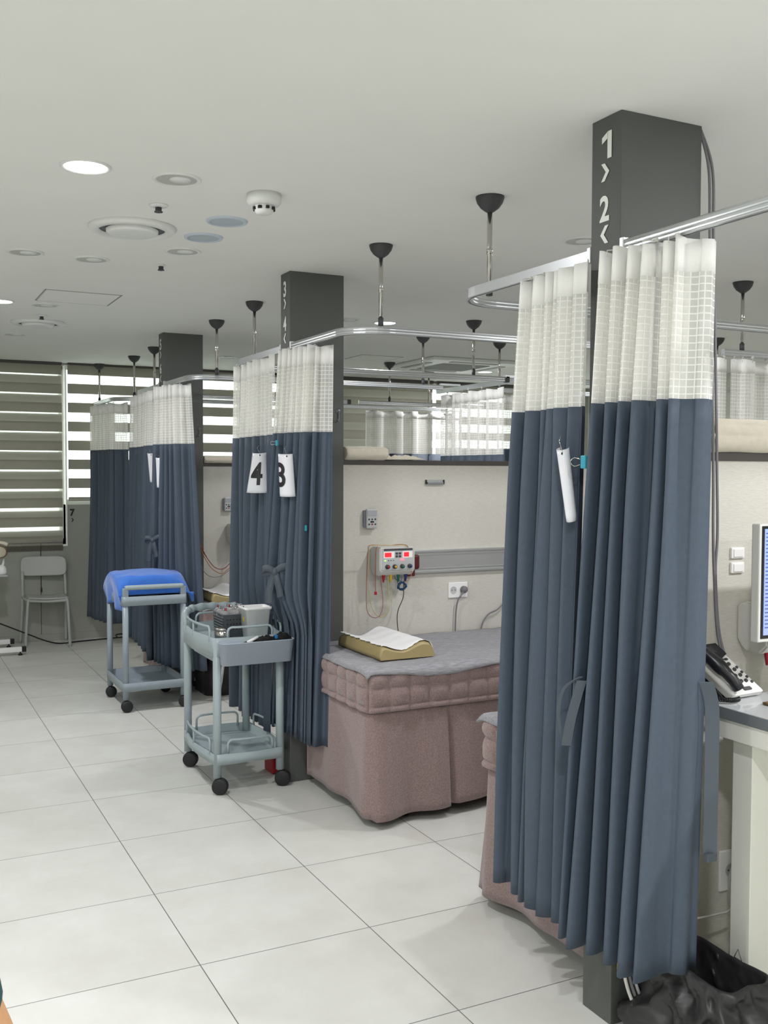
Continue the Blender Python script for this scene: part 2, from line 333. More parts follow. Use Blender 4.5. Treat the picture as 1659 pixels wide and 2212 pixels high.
for x, y, lb in ((.924, 3.419, 'unlit round downlight just right of the bright aisle lamp'), (1.247, 4.517, 'small unlit downlight beyond the two pale speakers'), (.612, 4.87, 'unlit round downlight at left, beyond the air diffuser, nearer the left edge of the photo'),
                 (.91, 4.883, 'unlit round downlight beyond the round air diffuser, left of the ceiling speck sprinkler'), (.906, 6.355, 'unlit round downlight just beyond the ceiling access hatch'), (.901, 7.809, 'unlit downlight farthest left near the windows'),
                 (2.725, 8.473, 'unlit downlight near the far window between two rail hangers'), (2.761, 6.017, 'unlit downlight partly behind the charcoal pillar 3 4'), (2.72, 3.514, 'unlit downlight partly behind the charcoal pillar 1 2')): downlight(x, y, False, lb)
for x, y, lb in ((1.253, 3.89, 'pale blue round ceiling speaker below the smoke detector'), (1.25, 4.202, 'pale blue round ceiling speaker right of the air diffuser')):
    t = thing('ceiling_speaker', lb, 'speaker', (x, y, CEIL), 'ceiling speakers')
    obj('rim', MB().lathe([(.083, 0), (.08, -.007), (.066, -.009), (.066, -.004)], (x, y, CEIL), 36, cap=False), mat('pale_blue_fitting', (196, 206, 218), .5), t)
    obj('grille', MB().lathe([(.066, -.005), (.001, -.009)], (x, y, CEIL), 36, cap=False), mat('speaker_grille', (180, 190, 198), .6, bump=.6, bs=600), t)
for x, y, lb in ((.941, 4.171, 'large round white air diffuser nearest the camera'), (.968, 7.105, 'round white air diffuser farther down the ceiling by the windows')):
    t = thing('air_diffuser', lb, 'vent', (x, y, CEIL), 'round air diffusers')
    obj('outer_ring', MB().lathe([(.175, 0), (.178, -.006), (.165, -.018), (.14, -.022), (.132, -.008)], (x, y, CEIL), 48, cap=False), WDISC, t)
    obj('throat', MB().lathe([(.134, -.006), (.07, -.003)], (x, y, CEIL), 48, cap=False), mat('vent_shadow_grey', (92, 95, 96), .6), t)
    obj('centre_disc', MB().lathe([(.105, -.012), (.104, -.024), (.09, -.03), (.001, -.022)], (x, y, CEIL), 48, cap=False), WDISC, t)
t = thing('smoke_detector', 'white round smoke detector standing proud of the ceiling', 'smoke detector', (1.254, 3.461, CEIL))
obj('base', MB().lathe([(.062, 0), (.062, -.028), (.056, -.038), (.04, -.042)], (1.254, 3.461, CEIL), 36), WDISC, t)
obj('chamber', MB().lathe([(.036, -.04), (.033, -.062), (.026, -.07), (.001, -.071)], (1.254, 3.461, CEIL), 30), WDISC, t)
v = MB()
for k in range(8): a = k*PI/4; c = Vector((1.254+.035*math.cos(a), 3.461+.035*math.sin(a), CEIL-.052)); v.box(c-Vector((.006, .006, .005)), c+Vector((.006, .006, .005)))
obj('vent_slots', v, BLACK, t)
for x, y, lb in ((.951, 3.78, 'small sprinkler head nearest the camera between lamp and diffuser'), (1.233, 4.858, 'tiny dark sprinkler head beyond the speakers'), (.946, 6.779, 'small sprinkler head beside the far air diffuser')):
    t = thing('sprinkler', lb, 'sprinkler', (x, y, CEIL), 'sprinkler heads'); r = .036 if x < 1 else .02
    obj('escutcheon', MB().lathe([(r, 0), (r*.9, -.006), (r*.4, -.009)], (x, y, CEIL), 24), WDISC, t)
    obj('head', MB().lathe([(.012, -.008), (.012, -.022), (.016, -.024), (.016, -.027), (.001, -.028)], (x, y, CEIL), 16), DARK, t)
for (a, b, c, d), lb in (((.828, 5.795, 1.25, 6.2), 'square flush access hatch in the ceiling above the aisle'), ((3.69, 7.75, 4.09, 8.12), 'flush ceiling access hatch beside the air conditioner')):
    t = thing('access_hatch', lb, 'hatch', ((a+c)/2, (b+d)/2, CEIL)); w = .012
    obj('panel', MB().box((a+w, b+w, CEIL-.003), (c-w, d-w, CEIL-.0005)), CEILM, t)
    obj('frame', MB().box((a, b, CEIL-.002), (a+w*.6, d, CEIL)).box((c-w*.6, b, CEIL-.002), (c, d, CEIL)).box((a, b, CEIL-.002), (c, b+w*.6, CEIL)).box((a, d-w*.6, CEIL-.002), (c, d, CEIL)), mat('hatch_shadow_gap', (150, 151, 147), .7), t)
t = thing('air_conditioner', 'white four-way cassette air conditioner set in the far ceiling', 'air conditioner', (4.75, 8.02, CEIL))
obj('fascia', MB().box((4.27, 7.54, CEIL-.03), (5.22, 8.5, CEIL-.0), .012), WDISC, t)
obj('intake_grille', MB().box((4.5, 7.77, CEIL-.036), (4.99, 8.27, CEIL-.028), .004), mat('grille_grey', (176, 180, 178), .5), t)
v = MB()
for k in range(24): v.box((4.51+k*.02, 7.78, CEIL-.039), (4.516+k*.02, 8.26, CEIL-.035))
obj('grille_bars', v, GDISC, t)
for a in ((4.5, 7.62, 4.99, 7.68), (4.5, 8.36, 4.99, 8.42), (4.33, 7.77, 4.39, 8.27), (5.1, 7.77, 5.16, 8.27)): obj('louvre', MB().box((a[0], a[1], CEIL-.035), (a[2], a[3], CEIL-.027), .003), GDISC, t)
# ------------------------------------------------------------------ curtain rails
RZ = 2.2
RPROF = [(-.011, -.016), (-.011, .016), (-.006, .019), (.006, .019), (.011, .016), (.014, .011), (.011, .006), (.011, .002), (.014, -.002), (.011, -.006), (.011, -.010), (.014, -.013), (.011, -.016), (.004, -.017), (.004, -.010), (-.004, -.010), (-.004, -.017)]
def arc(cx, cy, r, a0, a1, n=12): return [(cx+r*math.cos(math.radians(a0+(a1-a0)*i/n)), cy+r*math.sin(math.radians(a0+(a1-a0)*i/n)), RZ) for i in range(n+1)]
def rail(path, hangers, label, endcap=False, bracket=None, group='ceiling hung curtain rails'):
    t = thing('curtain_rail', label, 'curtain rail', Vector(path[0]), group)
    obj('track', MB().sweep(path, RPROF), ALU, t)
    for x, y in hangers:
        h = obj('hanger', MB().tube([(x, y, CEIL-.03), (x, y, RZ+.045)], .0095, 12).lathe([(.011, 0), (.011, .02), (.0095, .022)], (x, y, (CEIL+RZ)/2-.02), 12), STEEL, t)
        obj('ceiling_dome', MB().lathe([(.052, 0), (.052, -.006), (.047, -.022), (.034, -.04), (.018, -.052), (.011, -.056)], (x, y, CEIL), 28), DARK, h)
        obj('joint', MB().tube([(x, y, RZ+.055), (x, y, RZ+.018)], .0125, 12), DARK, h)
    if bracket:
        for (x, y) in bracket: obj('end_bracket', MB().box((x-.016, y-.008, RZ-.022), (x+.016, y+.008, RZ+.024), .002).lathe([(.005, -.011), (.004, -.013), (.001, -.0135)], (x, y, RZ+.004), 12, axis='Y'), ALU, t)
    if endcap:
        x, y = path[-1][:2]; obj('end_cap', MB().box((x-.02, y-.018, RZ-.02), (x+.012, y+.018, RZ+.022), .003), DARK, t)
    return t
X0 = 1.851
def near_rail(yp, yc, xend, r=.2): return [(X0, yp, RZ), (X0, (yp+yc+r)/2, RZ)]+arc(X0+r, yc+r, r, 180, 270)+[((xend+X0)/2, yc, RZ), (xend, yc, RZ)]
def far_rail(yp, yc, xend, r=.2): return [(X0, yp, RZ), (X0, (yp+yc-r)/2, RZ)]+arc(X0+r, yc-r, r, 180, 90)+[((xend+X0)/2, yc, RZ), (xend, yc, RZ)]
rail(near_rail(2.2, 1.44, 3.74), [(2.05, 1.44), (3.6, 1.44)], 'aluminium curtain rail starting on the camera side of pillar 1 2 and curving right', bracket=[(X0+.0, 2.197)])
rail(far_rail(2.335, 3.165, 3.74), [(1.995, 3.115), (3.55, 3.165)], 'aluminium rail bending around bay 2, with the hooked white curtain behind the nearest pillar', bracket=[(X0, 2.34)])
rail(near_rail(4.695, 3.975, 3.76), [(1.99, 3.99), (3.55, 3.975)], 'bright aluminium rail curving away from pillar 3 4 across bay 3', bracket=[(X0, 4.691)])
rail(far_rail(4.83, 5.69, 3.79), [(1.99, 5.66), (3.525, 5.69)], 'grey aluminium rail of bay 4 ending in a dark square cap', endcap=True, bracket=[(X0, 4.833)])
rail(near_rail(7.19, 6.47, 3.74), [(2.01, 6.465), (3.574, 6.47)], 'aluminium rail curving away from pillar 5 6 toward bay 5', endcap=False, bracket=[(X0, 7.186)])
rail(far_rail(7.325, 8.19, 3.77), [(1.995, 8.09), (3.5, 8.19)], 'aluminium rail of bay 6 beyond pillar 5 6', endcap=True, bracket=[(X0, 7.33)])
rail([(1.81, YF-.002, RZ), (1.82, 9.2, RZ)]+arc(2.02, 8.97, .2, 180, 270)+[(3.5, 8.77, RZ), (5.3, 8.74, RZ)], [(1.85, 9.6), (1.994, 8.8), (4.9, 8.75)], 'aluminium rail of bay 7 running from the window wall and along the far bays')
xr = rail([(3.885, 5.70, RZ), (3.885, 6.8, RZ)], [], 'short aluminium cross rail carrying the net topped curtain between the ranks')
obj('link_bracket', MB().box((3.77, 5.672, RZ+.01), (3.90, 5.70, RZ+.03), .002), ALU, xr); obj('link_bracket', MB().box((3.73, 6.478, RZ+.018), (3.90, 6.50, RZ+.034), .002), ALU, xr)
rail([(3.92, 3.88, RZ), (5.9, 3.88, RZ)], [(4.059, 3.885), (5.6, 3.885)], 'bright aluminium rail at the right edge with net topped curtains below')
rail([(3.95, 5.6, RZ), (5.9, 5.6, RZ)], [(5.579, 5.58)], 'aluminium rail behind the right hand hanging curtains')
rail([(4.23, 6.46, RZ), (5.9, 6.46, RZ)], [(4.26, 6.5)], 'bright aluminium rail of the far rank, right of the cross rail')
rail([(3.86, 8.18, RZ), (5.2, 8.18, RZ)], [(4.181, 8.2)], 'grey aluminium rail with a square end in front of the far blinds', endcap=True)
rail([(3.92, 3.14, RZ), (5.9, 3.14, RZ)], [(5.3, 3.14)], 'aluminium rail of the far rank level with bay 2')
# ------------------------------------------------------------------ curtains
def lerp(a, b, t): return a+(b-a)*t
def pl(nodes, s):
    n = [Vector(p) for p in nodes]; L = [0]
    for a, b in zip(n, n[1:]): L.append(L[-1]+(b-a).length)
    d = s*L[-1]
    for i in range(len(n)-1):
        if d <= L[i+1]+1e-9: k = (d-L[i])/max(1e-9, L[i+1]-L[i]); return n[i].lerp(n[i+1], k)
    return n[-1]
def curtain(label, top, bot, nf, at, ab, flap, seed, zs=(2.172, 2.086, 1.765, .21), group='pleated hospital curtains', hooks=True, light=False, sidebias=1.0, pull=None, rows=26, fade=.12, clips=()):
    rnd = random.Random(seed); t = thing('curtain', label, 'curtain', (top[0][0], top[0][1], 0), group)
    per = 16 if not light else 10; N = int(nf*per+(per*1.6 if flap else 0)); sp = flap[0] if flap else 1.0
    ph = [0]
    wd = [rnd.uniform(.55, 1.5) for _ in range(int(nf)+2)]; ws = sum(wd[:int(nf)])
    cum = [0]
    for w in wd[:int(nf)]: cum.append(cum[-1]+w/ws)
    am = [rnd.uniform(.7, 1.15) for _ in range(int(nf)+3)]
    nz = [rnd.uniform(0, 6.28) for _ in range(6)]
    cols = []
    for j in range(N+1):
        u = j/N
        if flap and u > 1-flap[1]: cols.append((sp+(1-sp)*(u-(1-flap[1]))/flap[1], None))
        else:
            q = u/((1-flap[1]) if flap else 1.0)*nf; k = min(int(q), int(nf)-1); fr = q-k
            cols.append((sp*(lerp(cum[k], cum[k+1], fr)), q))
    def P(j, z):
        s, q = cols[j]; tt = (zs[0]-z)/(zs[0]-zs[3]); e = tt
        a = pl(top, s); b = pl(bot, s); p = a.lerp(b, e)
        a2 = pl(top, max(0, s-.02)); a3 = pl(top, min(1, s+.02)); d = (a3-a2).normalized(); n = Vector((-d.y, d.x))
        A = lerp(at, ab, min(1, tt*1.3))
        if q is None:
            k = (s-sp)/(1-sp); return Vector((p.x, p.y, z))+Vector((n.x, n.y, 0))*(A*.35*math.sin(k*8.5+nz[0]+tt*.9)*(1-k*.3)*(.8+.4*math.sin(tt*3+nz[1]))*(1 if k > 0 else 0))
        k = int(q); fr = q-k; am0 = lerp(am[k], am[k+1], fr)*(1+.22*math.sin(tt*3.3+nz[k % 6]+k)*min(1, tt*3))
        w = math.sin(2*PI*q+.35*math.sin(tt*2.4+nz[(k+1) % 6]))
        w = math.copysign(abs(w)**.75, w)
        ln = (pl(top, 1)-pl(top, 0)).length*sp/nf; per2 = lerp(ln, (pl(bot, 1)-pl(bot, 0)).length*sp/nf, tt)
        tang = -.075*per2*math.sin(4*PI*q)
        g = min(1, q*3, (nf-q)*3+.25) if flap else min(1, q*3, (nf-q)*3)
        o = n*(A*am0*w*max(.25, g))+d*tang
        o += n*(.010*math.sin(tt*4+nz[2]+q*.5)*tt)
        x, y = p.x+o.x, p.y+o.y
        if pull: x, y = pull(x, y, z, s)
        return Vector((x, y, z))
    arc_u = [0]
    zm = (zs[1]+zs[2])/2
    for j in range(N): arc_u.append(arc_u[-1]+(P(j+1, zm)-P(j, zm)).length)
    def panel(name, z0, z1, nr, m, solid=0, jag=0):
        mb = MB(); G = []; uv = []
        for i in range(nr+1):
            z = lerp(z0, z1, i/nr); row = []
            for j in range(N+1):
                p = P(j, z)
                if i == 0 and name == 'header_band': p.z += .006*math.sin(arc_u[j]*22)
                row.append(p); uv.append((arc_u[j], z))
            G.append(row)
        mb.grid(G); mb.uv = uv; return obj(name, mb, m, t, solid=solid)
    panel('header_band', zs[0], zs[1], 2, HEADER, .0012)
    panel('net_panel', zs[1], zs[2], 6, NET)
    panel('fabric_panel', zs[2], zs[3], rows, NAVY, .0016)
    # stitched hem
    if hooks:
        hk = max(3, int(nf*.8))
        for i in range(hk):
            s = (i+.5)/hk*sp; j = min(range(N+1), key=lambda q: abs(cols[q][0]-s)); p = P(j, zs[0]); r = Vector((X0, p.y, 0)) if not light else p
            c = Vector((lerp(p.x, r.x, .6) if not light else p.x, p.y, 0))
            obj('hook', MB().tube([(p.x, p.y, zs[0]-.012), (p.x, p.y, zs[0]+.004), (c.x, c.y, zs[0]+.012), (c.x, c.y, RZ-.014)], .0016, 5).box((c.x-.004, c.y-.006, RZ-.022), (c.x+.004, c.y+.006, RZ-.012)), OFFW, t)
    return t, P
c1r, P1R = curtain('largest pleated curtain, right of pillar 1 2 and nearest the camera', [(1.78, 2.215), (1.84, 1.99), (1.86, 1.915), (1.925, 1.925)], [(1.765, 2.34), (1.79, 2.16), (1.815, 2.0), (1.945, 1.975)], 6, .05, .066, (.72, .2), 3, zs=(2.172, 2.086, 1.765, .243))
c1l, P1L = curtain('pleated net topped curtain left of pillar 1 2 with a curled white card', [(1.845, 2.66), (1.84, 2.44), (1.80, 2.36), (1.795, 2.285)], [(1.835, 2.77), (1.83, 2.55), (1.80, 2.44), (1.79, 2.34)], 5, .05, .066, (.78, .16), 8, zs=(2.172, 2.086, 1.765, .228))
def pull2(x, y, z, s):
    if z < .98 and y < 5.3:
        k = min(1, (.98-z)/.18); lo = 1.842 if y < 4.69 else 1.822
        if x < lo: x = lerp(x, lo+(x-lo)*.18, k)
        if y >= 4.69 and y < 4.84: x = min(x, 1.834)
    return x, y
c2r, P2R = curtain('pleated curtain right of pillar 3 4 carrying card 3, wide flat front edge', [(1.785, 4.69), (1.835, 4.5), (1.85, 4.42), (1.93, 4.37)], [(1.765, 4.92), (1.79, 4.68), (1.82, 4.47), (1.915, 4.385)], 8, .042, .056, (.82, .13), 5, pull=pull2, zs=(2.172, 2.086, 1.765, .25))
c2l, P2L = curtain('pleated curtain left of pillar 3 4 carrying the card 4', [(1.855, 5.58), (1.855, 5.3), (1.83, 5.0), (1.80, 4.84)], [(1.86, 5.64), (1.855, 5.38), (1.82, 5.1), (1.795, 4.90)], 6, .045, .06, (.8, .12), 12, pull=pull2)
def pull3(x, y, z, s):
    if z < 1.0: k = ((1.0-z)/.8)**1.3*max(0, s-.35)/.65; return x+.05*k, y-.10*k+.03*math.sin(9*z)*k
    return x, y
c3r, P3R = curtain('pleated curtain right of pillar 5 6 with crumpled lower edge behind the blue towel trolley', [(1.78, 7.16), (1.83, 6.95), (1.86, 6.82), (1.92, 6.76)], [(1.75, 7.22), (1.80, 7.0), (1.86, 6.75), (1.98, 6.62)], 8, .042, .06, (.8, .12), 21, pull=pull3)
c3l, P3L = curtain('pleated curtain left of pillar 5 6 with a narrow curled card', [(1.85, 8.16), (1.85, 7.8), (1.83, 7.5), (1.80, 7.36)], [(1.85, 8.36), (1.85, 7.95), (1.82, 7.6), (1.79, 7.4)], 7, .045, .058, None, 31)
c7, P7 = curtain('pleated curtain of bay 7 hanging against the striped blinds left of pillar 5 6', [(1.80, 9.63), (1.82, 9.3), (1.84, 9.0), (1.95, 8.86)], [(1.77, 9.60), (1.80, 9.28), (1.84, 9.02), (1.97, 8.9)], 7, .045, .058, (.82, .12), 41, zs=(2.172, 2.086, 1.765, .22))
def straight(label, a, b, nf, amp, seed, zs=(2.168, 2.1, 1.755, .25)):
    return curtain(label, [a, ((a[0]+b[0])/2, (a[1]+b[1])/2), b], [a, ((a[0]+b[0])/2, (a[1]+b[1])/2), b], nf, amp, amp, None, seed, zs=zs, light=True, group='net topped curtains of the far rank', rows=6)
straight('widely drawn net topped curtain hanging before the far blinds, seen over the partition', (4.20, 8.745), (5.25, 8.745), 5, .018, 51)
straight('net topped curtain on the cross rail, its side edge hanging above the partition top', (3.885, 6.74), (3.885, 5.87), 7, .025, 52, (2.165, 2.09, 1.70, .25))
straight('net topped curtain behind the tall blue bay 2 curtain, lit by the far window', (4.26, 6.46), (5.0, 6.46), 4, .02, 53)
straight('narrow net topped curtain panel at the right edge beside the big curtain', (3.80, 3.885), (3.952, 3.885), 1, .012, 54)
straight('second net topped panel at the right edge, above the rolled towel', (3.966, 3.87), (4.14, 3.87), 1, .012, 55)
straight('net topped panel cut off by the right edge of the photo', (4.15, 3.90), (4.7, 3.90), 3, .015, 56)
# ------------------------------------------------------------------ things hung on the curtains
def card(label, top, w, h, yaw, f0, f1, txt=None, tx=0, tz=0, lean=0, curtain_hole=True):
    top = Vector(top); t = thing('number_card', label, 'card', top, 'laminated number cards'); d = Vector((math.cos(yaw), math.sin(yaw), 0)); n = Vector((-d.y, d.x, 0))
    if n.y > 0: n = -n
    def S(u, v):   # u across (-.5..5), v down 0..1
        ph = lerp(f0, f1, v); R = w/ph; a = u*ph
        return top+d*(R*math.sin(a)+lean*v)+n*(R*(math.cos(a)-1))+Vector((0, 0, -h*v-.006*math.cos(a)))
    obj('sheet', MB().grid([[S(j/16-.5, i/12) for j in range(17)] for i in range(13)]), CARD, t, solid=.0012)
    if txt:
        def fn(x, y):
            u, v = (x+tx)/w, -(y+tz)/h; u = max(-.49, min(.49, u)); p = S(u, v); q = (S(u+.01, v)-p).cross(Vector((0, 0, 1))).normalized(); q = q if q.dot(n) > 0 or abs(u) > .3 else -q
            return p+q*.0022
        vs, fs = text_mesh(txt, .16, .022, .8, 3); mb = MB(); mb.add([fn(q.x, q.y) for q in vs], fs, 0, False); obj('numeral', mb, INK, t)
    obj('ball_chain', MB().tube([S(.12, .02), top+Vector((0, 0, .02)), top+Vector((.01, .005, .035))], .0012, 5), STEEL, t)
    obj('punched_hole', MB().lathe([(.004, 0), (.001, .0008)], S(.12, .05)+n*.0018, 10, axis='Y'), INK, t)
card('white card with a black 4 hanging on the left curtain at pillar 3 4', (1.742, 4.915, 1.675), .125, .205, -.72, 3.3, 1.5, '4', .0, -.105, -.012)
card('white card with a black 3 on the right curtain at pillar 3 4', (1.74, 4.52, 1.665), .085, .205, -.6, 1.9, 1.5, '3', -.028, -.1, .012)
card('curled blank white card seen edge-on on the nearest left curtain', (1.735, 2.335, 1.645), .075, .205, -1.25, 4.2, 5.2, None, 0, 0, .035)
card('left narrow white card on the curtains at pillar 5 6', (1.76, 7.30, 1.71), .10, .21, -.75, 3.4, 5.0, None, 0, 0, .015)
card('right narrow white card on the curtains at pillar 5 6', (1.755, 7.02, 1.675), .10, .21, -.7, 3.0, 5.0, None, 0, 0, .0)
def ribbon(pts, w, wd, th=.0025, k=8):
    pts = crom([Vector(p) for p in pts], k); wd = [Vector(q) for q in wd] if isinstance(wd, list) else [Vector(wd)]*len(pts); mb = MB(); G = []
    for i, p in enumerate(pts):
        d = wd[min(i*len(wd)//len(pts), len(wd)-1)].normalized(); t = (pts[min(i+1, len(pts)-1)]-pts[max(i-1, 0)]).normalized(); n = t.cross(d).normalized()*th/2
        G.append([p-d*w/2-n, p+d*w/2-n, p+d*w/2+n, p-d*w/2+n])
    mb.grid(G, closed=True); mb.f += [[0, 1, 2, 3], [len(G)*4-4+q for q in range(4)]]; mb.m += [0, 0]; mb.sm += [False, False]; return mb
E1 = Vector((.78, -.62, 0)); EZ = Vector((0, 0, 1)); NN = Vector((-.62, -.78, 0))
TIE = mat('tieback_cloth', (78, 87, 96), .7, bump=.2, bs=700)
def bow(label, c, s=1.0):
    c = Vector(c); t = thing('tieback_bow', label, 'tieback', c, 'tied curtain tiebacks'); q = lambda x, z, n=0: c+E1*x*s+EZ*z*s+NN*n*s
    obj('knot', MB().lathe([(.004, -.02*s), (.014*s, -.012*s), (.016*s, 0), (.014*s, .012*s), (.004, .02*s)], q(0, 0, .012), 12), TIE, t)
    for a, b in ((-1, .01), (1, .028)): obj('loop', ribbon([q(0, 0, .012), q(a*.03, .015+b*.2, .022), q(a*.06, b, .018), q(a*.055, b-.02, .006), q(0, 0, .01)], .034*s, EZ), TIE, t)
    obj('tail', ribbon([q(0, 0, .01), q(-.014, -.04, .014), q(-.03, -.10, .012), q(-.032, -.16, .012)], .036*s, E1), TIE, t)
    obj('tail', ribbon([q(0, 0, .014), q(.012, -.04, .02), q(.024, -.09, .016), q(.03, -.125, .016)], .034*s, E1+EZ*.3), TIE, t)
bow('cloth bow tied on the curtains at pillar 3 4', (1.735, 4.63, 1.085))
bow('small cloth bow tied on the curtains at pillar 5 6', (1.72, 7.03, 1.09), .95)
t = thing('tieback_loop', 'loose cloth tieback loop hanging between the two nearest curtains', 'tieback', (1.745, 2.25, .97))
obj('strap', ribbon([(1.728, 2.215, 1.01), (1.705, 2.262, .97), (1.70, 2.278, .90), (1.706, 2.27, .83), (1.712, 2.262, .812)], .009, E1), TIE, t, flat=True)
obj('strap', ribbon([(1.728, 2.212, 1.0), (1.722, 2.226, .95), (1.712, 2.240, .88), (1.706, 2.250, .812)], .027, E1), TIE, t, flat=True)
t = thing('tieback_strap', 'long straight cloth tieback strap hanging at the right of the nearest curtain', 'tieback', (1.965, 2.0, .98))
obj('strap', ribbon([(1.92, 1.94, 1.03), (1.942, 1.94, .96), (1.944, 1.94, .8), (1.942, 1.94, .57)], .036, E1, .004), TIE, t, flat=True)
obj('end_tab', MB().box((1.926, 1.930, .552), (1.960, 1.943, .575), .002, rot=None), TIE, t)
for c, lb, s in (((1.748, 2.235, 1.605), 'turquoise binder clip on the nearest curtains beside the pillar', 1.3), ((1.74, 4.625, 1.715), 'small green turquoise binder clip high on the curtains at pillar 3 4', 1), ((1.822, 4.455, 1.305), 'bright turquoise binder clip low on the right curtain of pillar 3 4', 1)):
    t = thing('binder_clip', lb, 'clip', c, 'turquoise binder clips'); c = Vector(c)
    obj('jaw', MB().box(c-Vector((.006, .008, .014)) * s, c+Vector((.006, .008, .014)) * s, .003), TURQ, t)
    obj('wire_handle', MB().tube([c+E1*x*s+EZ*z*s+NN*.008 for x, z in ((-.008, .005), (-.022, .009), (-.03, 0), (-.022, -.009), (-.008, -.005))], .0012, 5, smooth=3), STEEL, t)
# ------------------------------------------------------------------ blinds
def blind(label, x0, x1, zt, zb, y, per, op, closed=None, group='striped roller blinds', ph=0):
    t = thing('roller_blind', label, 'blind', ((x0+x1)/2, y, zt), group)
    obj('head_box', MB().box((x0, y-.03, zt-.004), (x1, y+.035, zt+.03), .006), DSTRIP, t)
    for nm, yy, shift in (('front_sheet', y, 0), ('back_sheet', y+.014, None)):
        mb = MB(); z = zt; i = 0
        while z > zb+.02:
            if nm == 'front_sheet' or closed is None:
                a, b = z-ph*(i == 0), z-op
                z2 = max(zb+.01, z-op); mb.add([(x0, yy, z), (x1, yy, z), (x1, yy, z2), (x0, yy, z2)], [[0, 1, 2, 3]], 0, False)
                z3 = max(zb+.01, z-per); mb.add([(x0, yy, z2), (x1, yy, z2), (x1, yy, z3), (x0, yy, z3)], [[0, 1, 2, 3]], 1, False)
            else:
                gap = lerp(min(.012, closed), closed, max(0, min(1, (zt-z-.7)/.9))**1.3); lo = z-op-gap; l2 = max(zb+.01, z-per-.012)
                mb.add([(x0, yy, z-op+.004), (x1, yy, z-op+.004), (x1, yy, lo), (x0, yy, lo)], [[0, 1, 2, 3]], 1, False)
                mb.add([(x0, yy, lo), (x1, yy, lo), (x1, yy, l2), (x0, yy, l2)], [[0, 1, 2, 3]], 0, False)
            z -= per; i += 1
        obj(nm, mb, [OPAQUE, SHEER], t)
        if closed is None: break
    obj('bottom_bar', MB().lathe([(.001, 0), (.013, .002), (.013, (x1-x0)-.002), (.001, x1-x0)], (x0, y+.005, zb+.008), 14, axis='X'), mat('blind_bar', (176, 176, 164), .5), t)
    return t
B1 = blind('nearly closed grey striped blind at the left, hanging lowest in its recess', -1.57, 1.515, 2.553, .915, YF-.03, .1755, .090, .045)
obj('pull_cord', MB().tube([(1.318, YF-.03, .91), (1.318, YF-.03, .50)], .0018, 6).lathe([(.003, 0), (.007, .005), (.007, .04), (.003, .045)], (1.318, YF-.03, .455), 10), BLACK, B1)
blind('open striped blind with bright bands behind the bay 7 and pillar 5 6 curtains', 1.567, 3.98, 2.560, 1.30, YF-.03, .1755, .092)
blind('closed grey striped blind seen over the partition, left of the bright slit', 4.0, 5.447, 2.545, 1.30, YF-.03, .1755, .095, -.007)
blind('striped blind right of the bright slit, with daylight through its lower bands', 5.488, 6.9, 2.545, 1.30, YF-.03, .1755, .085)
# ------------------------------------------------------------------ beds
def rbox_grid(a, b, r, nu, nv, face, disp):
    a = Vector(a); b = Vector(b); G = []
    for i in range(nv+1):
        row = []
        for j in range(nu+1):
            u, v = j/nu, i/nv
            if face == 'top': p = Vector((lerp(a.x, b.x, u), lerp(a.y, b.y, v), b.z))
            if face == 'y0': p = Vector((lerp(a.x, b.x, u), a.y, lerp(a.z, b.z, v)))
            if face == 'y1': p = Vector((lerp(a.x, b.x, u), b.y, lerp(a.z, b.z, v)))
            if face == 'x0': p = Vector((a.x, lerp(a.y, b.y, u), lerp(a.z, b.z, v)))
            if face == 'x1': p = Vector((b.x, lerp(a.y, b.y, u), lerp(a.z, b.z, v)))
            c = Vector((min(max(p.x, a.x+r), b.x-r), min(max(p.y, a.y+r), b.y-r), min(max(p.z, a.z-9), b.z-r))); d = p-c
            n = d.normalized() if d.length > 1e-7 else Vector((0, 0, 1)); q = c+n*r
            row.append(q+n*disp(p, face, n))
        G.append(row)
    return G
